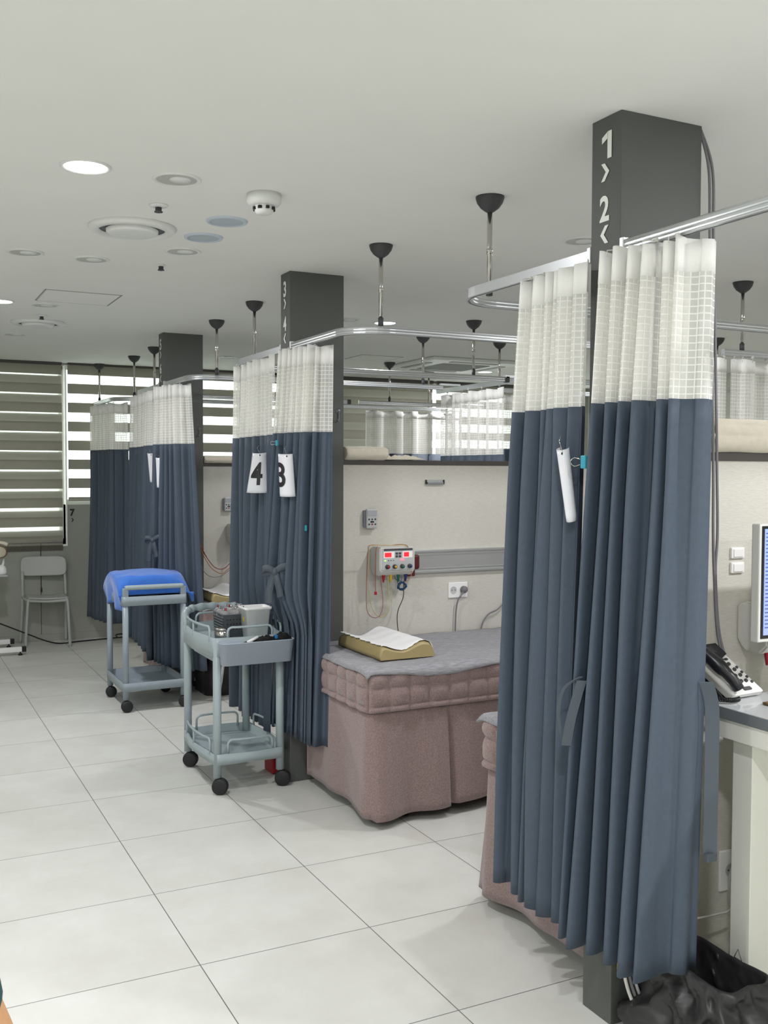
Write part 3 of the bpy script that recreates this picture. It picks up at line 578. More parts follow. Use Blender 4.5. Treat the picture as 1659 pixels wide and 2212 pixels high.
def make_bed(label, x0, y0, y1, seed, side=-1, L=1.85):
    t = thing('treatment_bed', label, 'bed', (x0, y0, 0), 'treatment beds with mauve quilted covers')
    x1 = x0+L; zt, zb = .683, .508; nx, ny = 18, 7
    def disp(p, face, n):
        def cell(v, edges):
            for e0, e1 in zip(edges, edges[1:]):
                if e0 <= v <= e1: f = (v-e0)/(e1-e0); return max(0, math.sin(PI*f))**.38
            return 0
        ex = [lerp(x0, x1, k/nx) for k in range(nx+1)]; ey = [lerp(y0, y1, k/ny) for k in range(ny+1)]; ez = [zb, zb+.028, zb+.112, zt+.001]
        w = .006*noise.noise(p*9+Vector((seed, 0, 0)))+.0025*noise.noise(p*40)
        if face == 'top': return .012*cell(p.x, ex)*cell(p.y, ey)
        if face[0] == 'y': return .019*cell(p.x, ex)*cell(p.z, ez)+w
        return .019*cell(p.y, ey)*cell(p.z, ez)+w
    q = MB()
    q.grid(rbox_grid((x0, y0, zb), (x1, y1, zt), .03, 224, 60, 'top', disp))
    for f, nu in (('y0', 224), ('y1', 60), ('x0', 84), ('x1', 40)): q.grid(rbox_grid((x0, y0, zb), (x1, y1, zt), .03, nu, 30, f, disp))
    obj('quilted_cover', q, QUILT, t)
    # skirt
    path = []; ins = .006
    ysd = y0 if side < 0 else y1; yin = y1 if side < 0 else y0
    r = .04
    loop = rrect(x0+ins, y0+ins, x1-ins, y1-ins, r, 6); dens = []
    for i in range(len(loop)):
        a = Vector(loop[i]+(0,)); b = Vector(loop[(i+1) % len(loop)]+(0,)); n = max(1, int((b-a).length/.012))
        for k in range(n): dens.append(a.lerp(b, k/n))
    cen = Vector(((x0+x1)/2, (y0+y1)/2, 0)); G = []; NR = 14; tot = len(dens); rnd = random.Random(seed); phs = [rnd.uniform(0, 6) for _ in range(4)]
    s = 0; ss = []
    for i, p in enumerate(dens): ss.append(s); s += (dens[(i+1) % tot]-p).length
    for k in range(NR+1):
        v = k/NR; z = lerp(zb+.006, .045, v); row = []
        for i, p in enumerate(dens):
            nn = (dens[(i+1) % tot]-dens[i-1]).normalized(); nn = Vector((nn.y, -nn.x, 0))
            if nn.dot(p-cen) < 0: nn = -nn
            u = ss[i]; w = math.sin(u*15+phs[0])*.5+math.sin(u*27+phs[1])*.28+math.sin(u*8+phs[2])*.3
            wallside = (abs(p.y-yin) < .06)
            fl = (.026*v**1.2+.036*w*v**.75)*(0 if wallside else 1)
            if p.x < x0+.03 and not wallside: fl = .016*v*w-.004*v
            # inverted pleat slit on the long side
            dx = (p.x-(x0+.41)) if abs(p.y-ysd) < .05 else 9
            if 0 < dx < .05: fl -= .055*v**.5*(1-dx/.05)
            fl += .02*v*math.exp(-((p.x-x0)**2+(p.y-ysd)**2)/.012)
            row.append(Vector((p.x+nn.x*fl, p.y+nn.y*fl, z+.008*math.sin(u*6+phs[3])*v)))
        G.append(row)
    mb = MB(); mb.grid(G, closed=True); obj('skirt', mb, QUILT, t, solid=.003)
    for lx in (x0+.22, x1-.22):
        for ly in (y0+.09, y1-.09): obj('leg', MB().box((lx-.022, ly-.022, 0), (lx+.022, ly+.022, .5), .004), BLACK, t)
    obj('frame', MB().box((x0+.05, y0+.05, .42), (x1-.05, y1-.05, .5), .01), BLACK, t)
    # blanket lying on it
    G = []; nu, nv = 90, 44
    for i in range(nv+1):
        row = []
        for j in range(nu+1):
            u, v = j/nu, i/nv; x = lerp(x0-.012, x1-.1, u); y = lerp(y0-.018, y1+.012, v) if side < 0 else lerp(y1+.018, y0-.012, v)
            e = min(x-x0, v*(y1-y0)); edge = max(0, 1-max(0, v*(y1-y0+.03))/.03) if v < .1 else 0
            z = zt+.016+.004*noise.noise(Vector((x*9, y*9, seed)))
            z += .006*max(0, noise.noise(Vector((x*4, y*14, seed+3)))); over = max(0, .03-v*(y1-y0+.03))/.03; ov2 = max(0, .026-(x-x0+.012))/.026
            z -= .028*over**1.5*(1+.5*math.sin(x*9))+.02*ov2**1.5; y += (.006*math.sin(x*7+seed)*(1-v))
            row.append(Vector((x, y, z)))
        G.append(row)
    bl = obj('blanket', MB().grid(G), BLANK, solid=.012)
    return t, bl
BX = 1.905
t, b3b = make_bed('mauve skirted treatment bed fully in view against the cream partition of pillar 3 4', BX, 3.935, 4.69, 1); tag(b3b, 'grey knitted blanket spread on the bed in full view', 'blanket', 'grey bed blankets')
t, b2b = make_bed('mauve skirted bed mostly hidden behind the nearest curtains', 1.945, 2.345, 3.06, 2, side=1); tag(b2b, 'grey blanket whose corner shows beside the nearest left curtain', 'blanket', 'grey bed blankets')
# folding treatment table of bay 5 (no skirt, bare metal legs) and skirted bed of bay 6
t5 = thing('treatment_table', 'folding treatment table with bare metal legs behind the two trolleys', 'bed', (1.93, 6.56, 0))
x0, y0, x1, y1 = 1.94, 6.56, 3.75, 7.185
def d5(p, face, n): return .006*abs(math.sin(p.x*26))**.5+.004*noise.noise(p*14)
q = MB(); q.grid(rbox_grid((x0, y0, .555), (x1, y1, .652), .03, 120, 30, 'top', d5))
for f, nu in (('y0', 120), ('y1', 30), ('x0', 40), ('x1', 20)): q.grid(rbox_grid((x0, y0, .555), (x1, y1, .652), .03, nu, 12, f, d5))
obj('quilted_cover', q, QUILT, t5); obj('frame', MB().box((x0+.01, y0+.01, .50), (x1-.01, y1-.01, .556), .01), BLACK, t5)
for yy in (y0+.04, y1-.04):
    for xx, dx in ((x0+.16, -.05), (x1-.2, .05)):
        L_ = obj('leg', MB().tube([(xx+dx, yy, .02), (xx+dx*.55, yy, .14), (xx, yy, .34), (xx-dx*.3, yy, .51)], .013, 10, smooth=3), ALU, t5, label='bright metal leg'); obj('foot', MB().tube([(xx+dx*1.05, yy, 0), (xx+dx*.97, yy, .035)], .016, 10), BLACK, L_)
obj('brace', MB().box((x0+.10, y0+.05, .27), (x0+.16, y1-.05, .31), .004), BLACK, t5)
G = [[Vector((lerp(x0-.01, x1-.05, j/70), lerp(y0-.02, y1, i/26), .664+.004*noise.noise(Vector((j*.3, i*.4, 7)))-(.02 if i == 0 else .006 if i == 1 else 0)-(.018 if j == 0 else .004 if j == 1 else 0))) for j in range(71)] for i in range(27)]
tag(obj('blanket', MB().grid(G), BLANK, solid=.012), 'grey blanket under the tan pillow behind the trolleys', 'blanket', 'grey bed blankets')
tag(obj('dark_filler', MB().grid(rbox_grid((2.02, 6.75, 0), (2.45, 7.12, .36), .08, 20, 20, 'top', lambda p, f, n: .01*noise.noise(p*12))).grid(rbox_grid((2.02, 6.75, 0), (2.45, 7.12, .36), .08, 20, 14, 'y0', lambda p, f, n: .01*noise.noise(p*12))).grid(rbox_grid((2.02, 6.75, 0), (2.45, 7.12, .36), .08, 20, 14, 'x0', lambda p, f, n: .01*noise.noise(p*12))).grid(rbox_grid((2.02, 6.75, 0), (2.45, 7.12, .36), .08, 20, 14, 'x1', lambda p, f, n: .01*noise.noise(p*12))).grid(rbox_grid((2.02, 6.75, 0), (2.45, 7.12, .36), .08, 20, 14, 'y1', lambda p, f, n: .01*noise.noise(p*12))), BLACK), 'added dark block filling the dark area under the folding treatment table', 'filler')  # added block that keeps the area under the table dark
t, b6b = make_bed('mauve skirted bed of bay 6, only a sliver showing under the far curtains', 1.87, 7.335, 8.05, 4, side=1); tag(b6b, 'grey blanket on the bed of bay 6 behind the curtains', 'blanket', 'grey bed blankets')
def pillow(label, plabel, x0, y0, z0=.712):
    L = .28; Wd = .475
    def prof(u): return .050+.024*math.exp(-((u-.80)/.20)**2)+.012*math.exp(-((u-.06)/.12)**2)-.014*math.exp(-((u-.42)/.2)**2)
    G = []; n = 28; m = 20; mb = MB()
    def ring(v, sc):
        pts = []
        for j in range(n+1):
            u = j/n; h = prof(u)*min(1, math.sqrt(max(0, 1-((max(0, abs(u-.5)-.42))/.085)**2)))
            pts.append(Vector((x0+L*u, y0+Wd*v, z0+h*sc+.0)))
        for j in range(n, -1, -1): pts.append(Vector((x0+L*(j/n), y0+Wd*v, z0)))
        return pts
    P = [ring(i/m, 1 if 0 < i < m else .8) for i in range(m+1)]
    mb.grid(P, closed=True); mb.f += [list(range(len(P[0])))[::-1], [m*len(P[0])+k for k in range(len(P[0]))]]; mb.m += [0, 0]; mb.sm += [False, False]
    tag(obj('contour_pillow', mb, TAN), label, 'pillow', 'tan contour pillows')
    G = []
    for i in range(31):
        row = []
        for j in range(31):
            u = lerp(.03, 1.02, j/30); v = lerp(.03, 1.0, i/30); h = prof(min(1, u)); x = x0+L*u
            if u > .97: h -= (u-.97)*.9
            row.append(Vector((x+.006*math.sin(i*1.7)*(j == 0), y0+Wd*v+.004*math.sin(j*2.1)*(i == 0), z0+h+.0035+.0015*math.sin(i*.9+j*.3))))
        G.append(row)
    tag(obj('pillow_paper', MB().grid(G), PAPER, solid=.0012), plabel, 'paper', 'paper sheets on the pillows')
pillow('tan contour pillow on the bed in full view', 'white paper sheet over the pillow of the bed in full view', 2.035, 4.07)
pillow('tan contour pillow on the bed behind the trolleys', 'white paper sheet over the pillow behind the trolleys', 2.03, 6.64, .674)
# ------------------------------------------------------------------ towels on the partitions
def rolled_towel(label, x0, x1, y, z, ry, rz, seed, grp='rolled cream towels'):
    G = []; n = 20
    for i in range(n+1):
        u = i/n; row = []
        for k in range(28):
            a = 2*PI*k/28; rr = 1+.06*noise.noise(Vector((u*3, math.cos(a)*2, math.sin(a)*2+seed)))-.12*max(0, 1-abs(a-2.9)/.18)
            if i in (0, n): rr *= .9
            row.append(Vector((lerp(x0, x1, u), y+ry*rr*math.cos(a), z+rz*rr*math.sin(a))))
        G.append(row)
    mb = MB(); mb.grid(G, closed=True); mb.f += [list(range(28))[::-1], [n*28+k for k in range(28)]]; mb.m += [0, 0]; mb.sm += [False, False]
    t = tag(obj('towel', mb, TOWEL), label, 'towel', grp)
rolled_towel('large cream towel roll on the partition at the right edge', 2.145, 2.485, 2.25, 1.688, .062, .052, 1)
rolled_towel('rolled cream towel on the partition next to pillar 3 4', 2.145, 2.385, 4.735, 1.672, .06, .036, 2)
rolled_towel('thin folded cream towel on the partition next to pillar 5 6', 2.14, 2.38, 7.23, 1.664, .055, .028, 3)
def crumple(label, x0, x1, y, z, h, seed, m=TOWEL, name='crumpled_cloth', cat='cloth'):
    G = []
    for i in range(11):
        G.append([Vector((lerp(x0, x1, j/24), y-.05+.1*i/10, z+.004+h*math.sin(PI*i/10)**.6*math.sin(PI*min(1, j/24+.03))**.5*(.6+.7*noise.noise(Vector((j*.35, i*.5, seed)))))) for j in range(25)])
    tag(obj(name, MB().grid(G), m, solid=.003), label, cat)
crumple('flattened white cloth on the partition right of the rolled towel', 2.38, 2.62, 4.76, 1.638, .03, 3)
crumple('white cloth end on the partition at the right edge of the photo', 2.49, 2.75, 2.27, 1.638, .02, 5)
# ------------------------------------------------------------------ wall devices
def stim(label, x, yw, group='wall mounted therapy stimulators'):
    t = thing('therapy_stimulator', label, 'medical device', (x, yw, 1.03), group); z0, z1 = 1.035, 1.185; W_, D = .205, .12
    poly = [(yw, z0+.035), (yw, z1-.01), (yw-.02, z1), (yw-D, z1), (yw-D, z0+.028), (yw-D+.03, z0), (yw-.04, z0), (yw-.02, z0+.01)]
    bm = bmesh.new(); f = bm.faces.new([bm.verts.new((x, a, b)) for a, b in poly]); r = bmesh.ops.extrude_face_region(bm, geom=[f]); bmesh.ops.translate(bm, verts=[g for g in r['geom'] if isinstance(g, bmesh.types.BMVert)], vec=(W_, 0, 0))
    bmesh.ops.bevel(bm, geom=list(bm.edges), offset=.006, segments=2, affect='EDGES'); bm.verts.index_update()
    mb = MB(); mb.add([v.co.copy() for v in bm.verts], [[v.index for v in f.verts] for f in bm.faces], 0, False); bm.free(); obj('housing', mb, OFFW, t)
    yf = yw-D-.002; X = lambda u: x+.012+u*(W_-.022); Z = lambda v: z0+.03+v*(z1-z0-.034)
    def pb(nm, u0, v0, u1, v1, m, d=.003, bev=.001): return obj(nm, MB().box((X(u0), yf-d, Z(v0)), (X(u1), yf+.002, Z(v1)), bev), m, t)
    pb('front_panel', 0, 0, 1, 1, LGREY, .0015); pb('title_strip', .04, .88, .96, .97, DARK, .0025)
    pb('left_display', .07, .60, .28, .80, REDLED, .004); pb('right_display', .68, .60, .84, .80, REDLED, .004)
    pb('display_window', .04, .55, .38, .84, WHITE, .002); pb('display_window', .64, .55, .96, .84, WHITE, .002)
    for a in (.45, .55):
        for b in (.58, .71): pb('button', a-.035, b, a+.035, b+.09, DARK, .005)
    pb('power_light', .06, .42, .11, .47, GRNLED, .004); pb('run_light', .58, .43, .67, .51, PINKLED, .005)
    for k in range(3): pb('indicator', .17+k*.08, .43, .21+k*.08, .46, DARK, .003)
    for k, (m, u) in enumerate(((RED, .15), (YEL, .38), (GRN, .62), (BLU, .86))):
        kn = obj('knob', MB().lathe([(.012, 0), (.011, -.012), (.009, -.018), (.001, -.0185)], (X(u), yf, Z(.17)), 16, axis='Y'), DARK, t)
        obj('knob_cap', MB().lathe([(.007, -.018), (.006, -.022), (.001, -.0225)], (X(u), yf, Z(.17)), 12, axis='Y'), m, kn)
        obj('plug', MB().lathe([(.003, -.036), (.006, -.02), (.0095, 0), (.0095, .008)], (X(u)-.002, yw-.085, z0), 12), m, t)
    return t
YW2 = 4.731; YW1 = 2.237; YW3 = 7.228
st2 = stim('white electrotherapy unit with red displays above the bed in full view', 2.30, YW2)
st3 = stim('white electrotherapy unit half hidden by the curtain near pillar 5 6', 2.315, YW3)
st1 = stim('white electrotherapy unit on the wall behind the monitor at right', 2.335, YW1)
def wire(parent, pts, m, r=.0016, nm='lead', k=6): return obj(nm, MB().tube(pts, r, 6, smooth=k), m, parent)
g = lambda l, y: [atY(a, b, y) for a, b in l]
BR = mat('amber_lead', (184, 120, 62), .5); RL = mat('red_lead', (150, 62, 60), .5); YL = mat('pale_yellow_lead', (196, 174, 104), .5); GL = mat('dark_green_lead', (34, 74, 78), .5); BLK = BLACK
wire(st2, g([(885, 1200), (881, 1181), (868, 1176), (840, 1178), (800, 1178), (795, 1190), (793, 1230), (791, 1290), (794, 1322), (806, 1334), (820, 1330), (827, 1305), (824, 1262), (823, 1244)], 4.615), RL)
wire(st2, g([(880, 1200), (878, 1180), (850, 1178), (808, 1178), (797, 1184), (796, 1220), (795, 1275)], 4.612), YL)
wire(st2, g([(815, 1180), (812, 1192), (811, 1230), (811, 1277)], 4.60), RL); obj('snap', MB().box(atY(809, 1285, 4.6)-Vector((0, .004, 0)), atY(814, 1278, 4.6)+Vector((0, .004, 0)), .001), RED, st2)
wire(st2, g([(838, 1245), (840, 1280), (840, 1310), (832, 1328), (818, 1332), (803, 1312), (797, 1275)], 4.62), YL)
wire(st2, g([(884, 1195), (888, 1215), (889, 1240), (883, 1252), (876, 1258)], 4.62), BR)
wire(st2, g([(852, 1243), (856, 1252), (866, 1256), (858, 1250), (860, 1262), (866, 1262)], 4.62), GL); wire(st2, g([(866, 1243), (868, 1255), (872, 1262)], 4.62), mat('blue_lead', (30, 60, 120), .5))
rr = random.Random(5)
co_ = atY(868, 1266, 4.63); bu = MB()
for k in range(9):
    a0 = rr.uniform(0, 6); bu.tube([co_+Vector((.026*math.cos(a0+q*.8)*rr.uniform(.6, 1.1), rr.uniform(-.01, .01), .022*math.sin(a0+q*.8)*rr.uniform(.6, 1.1))) for q in range(9)], .002, 5, smooth=3)
obj('lead_bundle', bu, mat('teal_blue_lead', (18, 66, 104), .5), st2, label='tangled coil of blue and green leads')
wire(st2, g([(880, 1215), (876, 1240), (872, 1262), (871, 1290), (860, 1318), (858, 1340), (861, 1372)], 4.66), mat('dark_brown_lead', (56, 44, 46), .5), .0024)
for x0, yw, stx in ((2.53, YW2, st2),):
    t = thing('device_rail', 'long horizontal aluminium equipment rail on the cream partition', 'rail', (2.85, yw, 1.09))
    obj('rail_body', MB().box((2.53, yw-.010, 1.03), (3.74, yw, 1.155), .001).box((2.53, yw-.022, 1.142), (3.74, yw-.008, 1.155), .002).box((2.53, yw-.022, 1.03), (3.74, yw-.008, 1.043), .002).box((2.53, yw-.016, 1.128), (3.74, yw-.008, 1.132)).box((2.53, yw-.016, 1.053), (3.74, yw-.008, 1.057)), ALU, t)
    s = MB()
    for k in range(6): s.lathe([(.004, 0), (.003, -.003)], (2.6+k*.22, yw-.018, 1.147), 8, axis='Y'); s.lathe([(.004, 0), (.003, -.003)], (2.6+k*.22, yw-.018, 1.037), 8, axis='Y')
    obj('screws', s, DARK, t)
    t = thing('device_holder', 'dark maroon plastic holder clipped to the equipment rail', 'holder', (2.53, yw-.03, 1.09))
    obj('clip', MB().box((2.50, yw-.05, 1.055), (2.575, yw-.02, 1.135), .014, seg=4).box((2.50, yw-.05, 1.02), (2.545, yw-.02, 1.06), .006), MAROON, t)
def handset(label, x, yw):
    t = thing('call_handset', label, 'remote control', (x, yw, 1.27), 'wall handsets')
    obj('holder', MB().box((x-.006, yw-.02, 1.285), (x+.07, yw, 1.375), .004), SILV, t)
    h = obj('handset', MB().box((x, yw-.038, 1.28), (x+.064, yw-.018, 1.382), .006), LGREY, t)
    obj('label_plate', MB().box((x+.005, yw-.0395, 1.345), (x+.059, yw-.037, 1.376), .001), mat('plate_grey', (168, 172, 178), .4), h)
    for a in (.014, .032, .05):
        for z in (1.328, 1.302): obj('button', MB().lathe([(.0048, 0), (.004, -.003), (.001, -.0032)], (x+a, yw-.038, z), 10, axis='Y'), RED if (a == .032 and z < 1.31) else DARK, h)
    obj('display', MB().box((x+.022, yw-.0398, 1.311), (x+.042, yw-.037, 1.319)), INK, h)
handset('grey wall handset above the electrotherapy unit in full view', 2.262, YW2); handset('grey wall handset on the far partition beside pillar 5 6', 2.292, YW3)
t = thing('wall_catch', 'small aluminium catch plate high on the cream partition', 'hook', (2.68, YW2, 1.52))
obj('plate', MB().box((2.628, YW2-.008, 1.506), (2.742, YW2, 1.536), .002), ALU, t); obj('lip', MB().box((2.636, YW2-.02, 1.512), (2.734, YW2-.007, 1.522), .002), SILV, t)
for q in (2.628, 2.737): obj('end_piece', MB().box((q, YW2-.014, 1.51), (q+.006, YW2, 1.534), .001), BLACK, t)
def outlet(label, x0, x1, z0, z1, yw, nsock):
    t = thing('wall_outlet', label, 'outlet', ((x0+x1)/2, yw, z0)); obj('plate', MB().box((x0, yw-.009, z0), (x1, yw, z1), .003), WHITE, t)
    w = (x1-x0)/nsock; zc = (z0+z1)/2
    for k in range(nsock):
        cx = x0+w*(k+.5); obj('socket', MB().lathe([(.021, -.0095), (.020, -.0105), (.018, -.0098), (.017, -.0095), (.001, -.0092)], (cx, yw, zc), 24, axis='Y', cap=False), mat('socket_shade', (196, 198, 200), .5), t)
        obj('contact_holes', MB().lathe([(.0028, 0), (.001, -.0002)], (cx-.0095, yw-.0098, zc), 8, axis='Y').lathe([(.0028, 0), (.001, -.0002)], (cx+.0095, yw-.0098, zc), 8, axis='Y'), INK, t)
outlet('white double outlet plate over the bed in full view', 2.776, 2.897, .885, .970, YW2, 2)
t = thing('power_plug', 'grey right-angle plug in the outlet over the bed, cable hanging down', 'plug', (2.867, YW2-.01, .93))
obj('plug_body', MB().lathe([(.001, -.012), (.019, -.013), (.019, -.03), (.013, -.038), (.001, -.039)], (2.867, YW2, .93), 20, axis='Y'), GREYC, t)
obj('cable', MB().tube([(2.862, YW2-.03, .925), (2.84, YW2-.034, .90), (2.822, YW2-.028, .87), (2.815, YW2-.02, .80), (2.812, YW2-.02, .69)], .0042, 8, smooth=6), GREYC, t)
tag(obj('power_cable', MB().tube([(3.25, YW2-.012, .96), (3.17, YW2-.02, .88), (3.09, YW2-.022, .81), (3.03, YW2-.02, .785), (2.99, YW2-.02, .74), (2.978, YW2-.02, .69)], .0042, 8, smooth=6), GREYC), 'grey cable curving down the wall at the foot side of the bed in full view', 'cable')
for y, lb in ((PY[1], 'faint clear key hook stuck on pillar 3 4'), (PY[2], 'faint clear key hook stuck on pillar 5 6')):
    t = thing('adhesive_hook', lb, 'hook', (2.103, y, 1.86)); t['group'] = 'adhesive hooks'; HK = mat('clear_hook', (92, 96, 96), .12, spec=.8)
    obj('pad', MB().lathe([(.017, 0), (.016, -.002), (.001, -.0025)], (2.103, y, 1.885), 20, axis='Y'), HK, t); obj('hook', MB().tube([(2.103, y-.006, 1.885), (2.103, y-.006, 1.845), (2.098, y-.014, 1.835), (2.09, y-.018, 1.843)], .003, 8, smooth=4), mat('hook_grey', (124, 128, 128), .3), t)
# leads on pillar 5 6 and around it
t = thing('hanging_leads', 'amber and red leads hanging down the front of pillar 5 6', 'cable', (2.05, 7.17, 1.5))
wire(t, g([(411, 1035), (411, 1060), (417, 1120), (418, 1160), (419, 1220), (418, 1272)], 7.17), BR, .004, 'amber_lead'); wire(t, g([(414, 1035), (416, 1080), (421, 1130), (428, 1165), (441, 1195), (446, 1202)], 7.17), RL, .0035, 'red_lead'); wire(t, g([(412, 1035), (414, 1120), (415, 1200), (417, 1272)], 7.165), RL, .003, 'red_lead')
obj('clip', MB().box(atY(409, 1034, 7.18), atY(414, 1026, 7.19), .001), LGREY, t)
wire(st3, g([(507, 1178), (506, 1200), (498, 1215), (482, 1229), (465, 1226), (452, 1212), (442, 1196), (432, 1172), (423, 1140), (417, 1090)], 7.13), RL, .003)
wire(st3, g([(504, 1178), (504, 1215), (490, 1232), (478, 1239), (460, 1230), (448, 1215), (436, 1190), (426, 1150)], 7.13), BR, .0025); wire(st3, g([(495, 1232), (478, 1244), (462, 1247), (447, 1241), (436, 1225), (428, 1190), (422, 1150)], 7.14), GREYC, .0022)
# ------------------------------------------------------------------ trolleys
def caster(parent, x, y, r=.035, ang=0):
    c = obj('caster', MB().box((x-.012, y-.012, r*1.7), (x+.012, y+.012, r*2.35), .004), BLACK, parent); R = Matrix.Rotation(ang, 3, 'Z')
    for s in (-1, 1):
        mb = MB().lathe([(.001, -.009), (r*.75, -.009), (r*.97, -.006), (r, 0), (r*.97, .006), (r*.75, .009), (.001, .009)], (0, 0, 0), 24, axis='X')
        for v in mb.v: v.x += s*.0115; v.xyz = R @ v; v += Vector((x+.004, y-.012, r))
        obj('wheel', mb, RUB, c)
    return c
def rail_loop(parent, pts, nm='guard_rail', r=.0062, m=CART):
    return obj(nm, MB().tube(pts, r, 10), m, parent)
def guard(p0, p1, z0, z1, bow=(0, 0), rr=.025):
    p0 = Vector(p0); p1 = Vector(p1); d = (p1-p0).normalized(); out = Vector(bow+(0,)); P = []
    P.append(Vector((p0.x, p0.y, z0))); P.append(Vector((p0.x, p0.y, z1-rr)))
    for k in range(1, 6): a = PI/2*k/5; P.append(Vector((p0.x, p0.y, z1-rr))+d*rr*(1-math.cos(a))+EZ*rr*math.sin(a))
    L = (p1-p0).length
    for k in range(1, 9): s = lerp(rr, L-rr, k/9); P.append(p0+d*s+out*math.sin(PI*s/L)+EZ*(z1-p0.z))
    for k in range(0, 6): a = PI/2*k/5; P.append(Vector((p1.x, p1.y, z1-rr))-d*rr*(1-math.sin(a))+EZ*rr*math.cos(a))
    P.append(Vector((p1.x, p1.y, z0))); return P
def wavy_loop(x0, y0, x1, y1, r, bx, by):
    base = rrect(x0, y0, x1, y1, r, 6); o = []
    for i in range(len(base)):
        a = Vector(base[i]); b = Vector(base[(i+1) % len(base)]); n = max(1, int((b-a).length/.02))
        for k in range(n):
            p = a.lerp(b, k/n); cx, cy = (x0+x1)/2, (y0+y1)/2; ux = (p.x-cx)/((x1-x0)/2); uy = (p.y-cy)/((y1-y0)/2)
            if abs(ux) > abs(uy): p.x += math.copysign(bx*math.cos(PI/2*min(1, abs(uy)/.85))**2, ux)
            else: p.y += math.copysign(by*math.cos(PI/2*min(1, abs(ux)/.85))**2, uy)
            o.append(p)
    return o
def tray(parent, name, loop, z0, z1, m, scallop=.0, floor_z=None):
    fz = z0+.012 if floor_z is None else floor_z; N = len(loop); c = sum((Vector(p) for p in loop), Vector((0, 0)))/N
    mb = MB(); rings = []
    for off, zz in ((0, z0), (0, z1), (.010, z1), (.012, fz+.002), (.02, fz)):
        row = []
        for i, p in enumerate(loop):
            t = (loop[(i+1) % N]-loop[i-1]).normalized(); n = Vector((t.y, -t.x));
            if n.dot(p-c) < 0: n = -n
            q = p-n*off; z = zz
            if scallop and zz == z0: z += scallop*(.5-.5*math.cos(2*PI*(abs((p.x-c.x))*3.0+abs(p.y-c.y)*2.2)))
            row.append(Vector((q.x, q.y, z)))
        rings.append(row)
    mb.grid(rings, closed=True); mb.f.append([4*N+i for i in range(N)]); mb.m.append(0); mb.sm.append(False)
    mb.f.append([i for i in range(N)][::-1]); mb.m.append(0); mb.sm.append(False)
    return obj(name, mb, m, parent)
# front trolley
TC = thing('trolley', 'grey blue plastic two-tier trolley with glass jar basket and white tub, nearest', 'trolley', (1.615, 4.94, 0))
xa, xb, ya, yb = 1.452, 1.777, 4.685, 5.205
for x, y, hh in ((xa, ya, .76), (xb, ya, .76), (xa, yb, .78), (xb, yb, .78)):
    obj('post', MB().tube([(x, y, .082), (x, y, hh)], .0205, 20), CART, TC); caster(TC, x+.006, y, .040, rr.uniform(.9, 1.5))
lo = wavy_loop(xa-.024, ya-.024, xb+.024, yb+.024, .035, .022, .014)
tray(TC, 'lower_shelf', lo, .145, .198, CART, .012); tray(TC, 'top_tray', lo, .675, .768, CART, 0, .725)
obj('drawer', MB().box((xa+.012, ya+.03, .628), (xb-.012, yb-.06, .69), .012, seg=3), OFFW if False else CART, TC)
for z0, z1 in ((.19, .262), (.745, .815)):
    obj('guard_rail', MB().tube(guard((xa-.022, ya+.045, z1), (xa-.022, yb-.06, z1), z0, z1, (-.02, 0)), .006, 10).tube([(xa-.042, (ya+yb)/2, z0), (xa-.042, (ya+yb)/2, z1)], .0055, 8), CART, TC)
    obj('guard_rail', MB().tube(guard((xb+.022, ya+.045, z1), (xb+.022, yb-.06, z1), z0, z1, (.02, 0)), .006, 10).tube([(xb+.042, (ya+yb)/2, z0), (xb+.042, (ya+yb)/2, z1)], .0055, 8), CART, TC)
    obj('guard_rail', MB().tube(guard((xa+.05, ya-.012, z1), (xb-.045, ya-.012, z1), z0, z1, (0, -.01)), .006, 10), CART, TC)
    obj('guard_rail', MB().tube(guard((xa+.05, yb+.012, z1), (xb-.045, yb+.012, z1), z0, z1, (0, .01)), .006, 10), CART, TC)
hp = [(xa-.004, yb-.04, .74), (xa-.006, yb+.01, .79), (xa+.006, yb+.04, .822), (xa+.05, yb+.065, .838), ((xa+xb)/2, yb+.075, .842), (xb-.05, yb+.065, .838), (xb-.006, yb+.04, .822), (xb+.006, yb+.01, .79), (xb+.004, yb-.04, .74)]
pp = crom([Vector(p) for p in hp], 12); obj('push_handle', MB().tube(pp, [.019+.0028*(math.sin(i*.95) if 26 < i < 70 else 0) for i in range(len(pp))], 14), CART, TC)
# hanging bin
bl_ = [Vector(p) for p in rrect(1.44, 4.565, 1.815, 4.655, .035, 8)]
def basin(parent, name, loop, z0, z1, m, th=.004, taper=.012):
    N = len(loop); c = sum(loop, Vector((0, 0)))/N; rings = []
    for off, zz in ((taper, z0), (0, z1-.004), (-.004, z1-.003), (-.004, z1), (th, z1), (th+taper, z0+.006)):
        row = []
        for i, p in enumerate(loop):
            t = (loop[(i+1) % N]-loop[i-1]).normalized(); n = Vector((t.y, -t.x))
            if n.dot(p-c) < 0: n = -n
            q = p-n*off; row.append(Vector((q.x, q.y, zz)))
        rings.append(row)
    mb = MB(); mb.grid(rings, closed=True)
    for k, fl in ((0, True), (5, False)): mb.f.append([k*N+i for i in range(N)][::(-1 if fl else 1)]); mb.m.append(0); mb.sm.append(False)
    return obj(name, mb, m, parent)
tb = thing('hanging_bin', 'blue grey plastic bin hooked on the front of the nearest trolley', 'bin', (1.63, 4.61, .645))
basin(tb, 'bin_body', bl_, .645, .755, BINM); obj('hook_lip', MB().box((1.50, 4.65, .742), (1.75, 4.668, .75), .002), BINM, tb)
rg = random.Random(3)
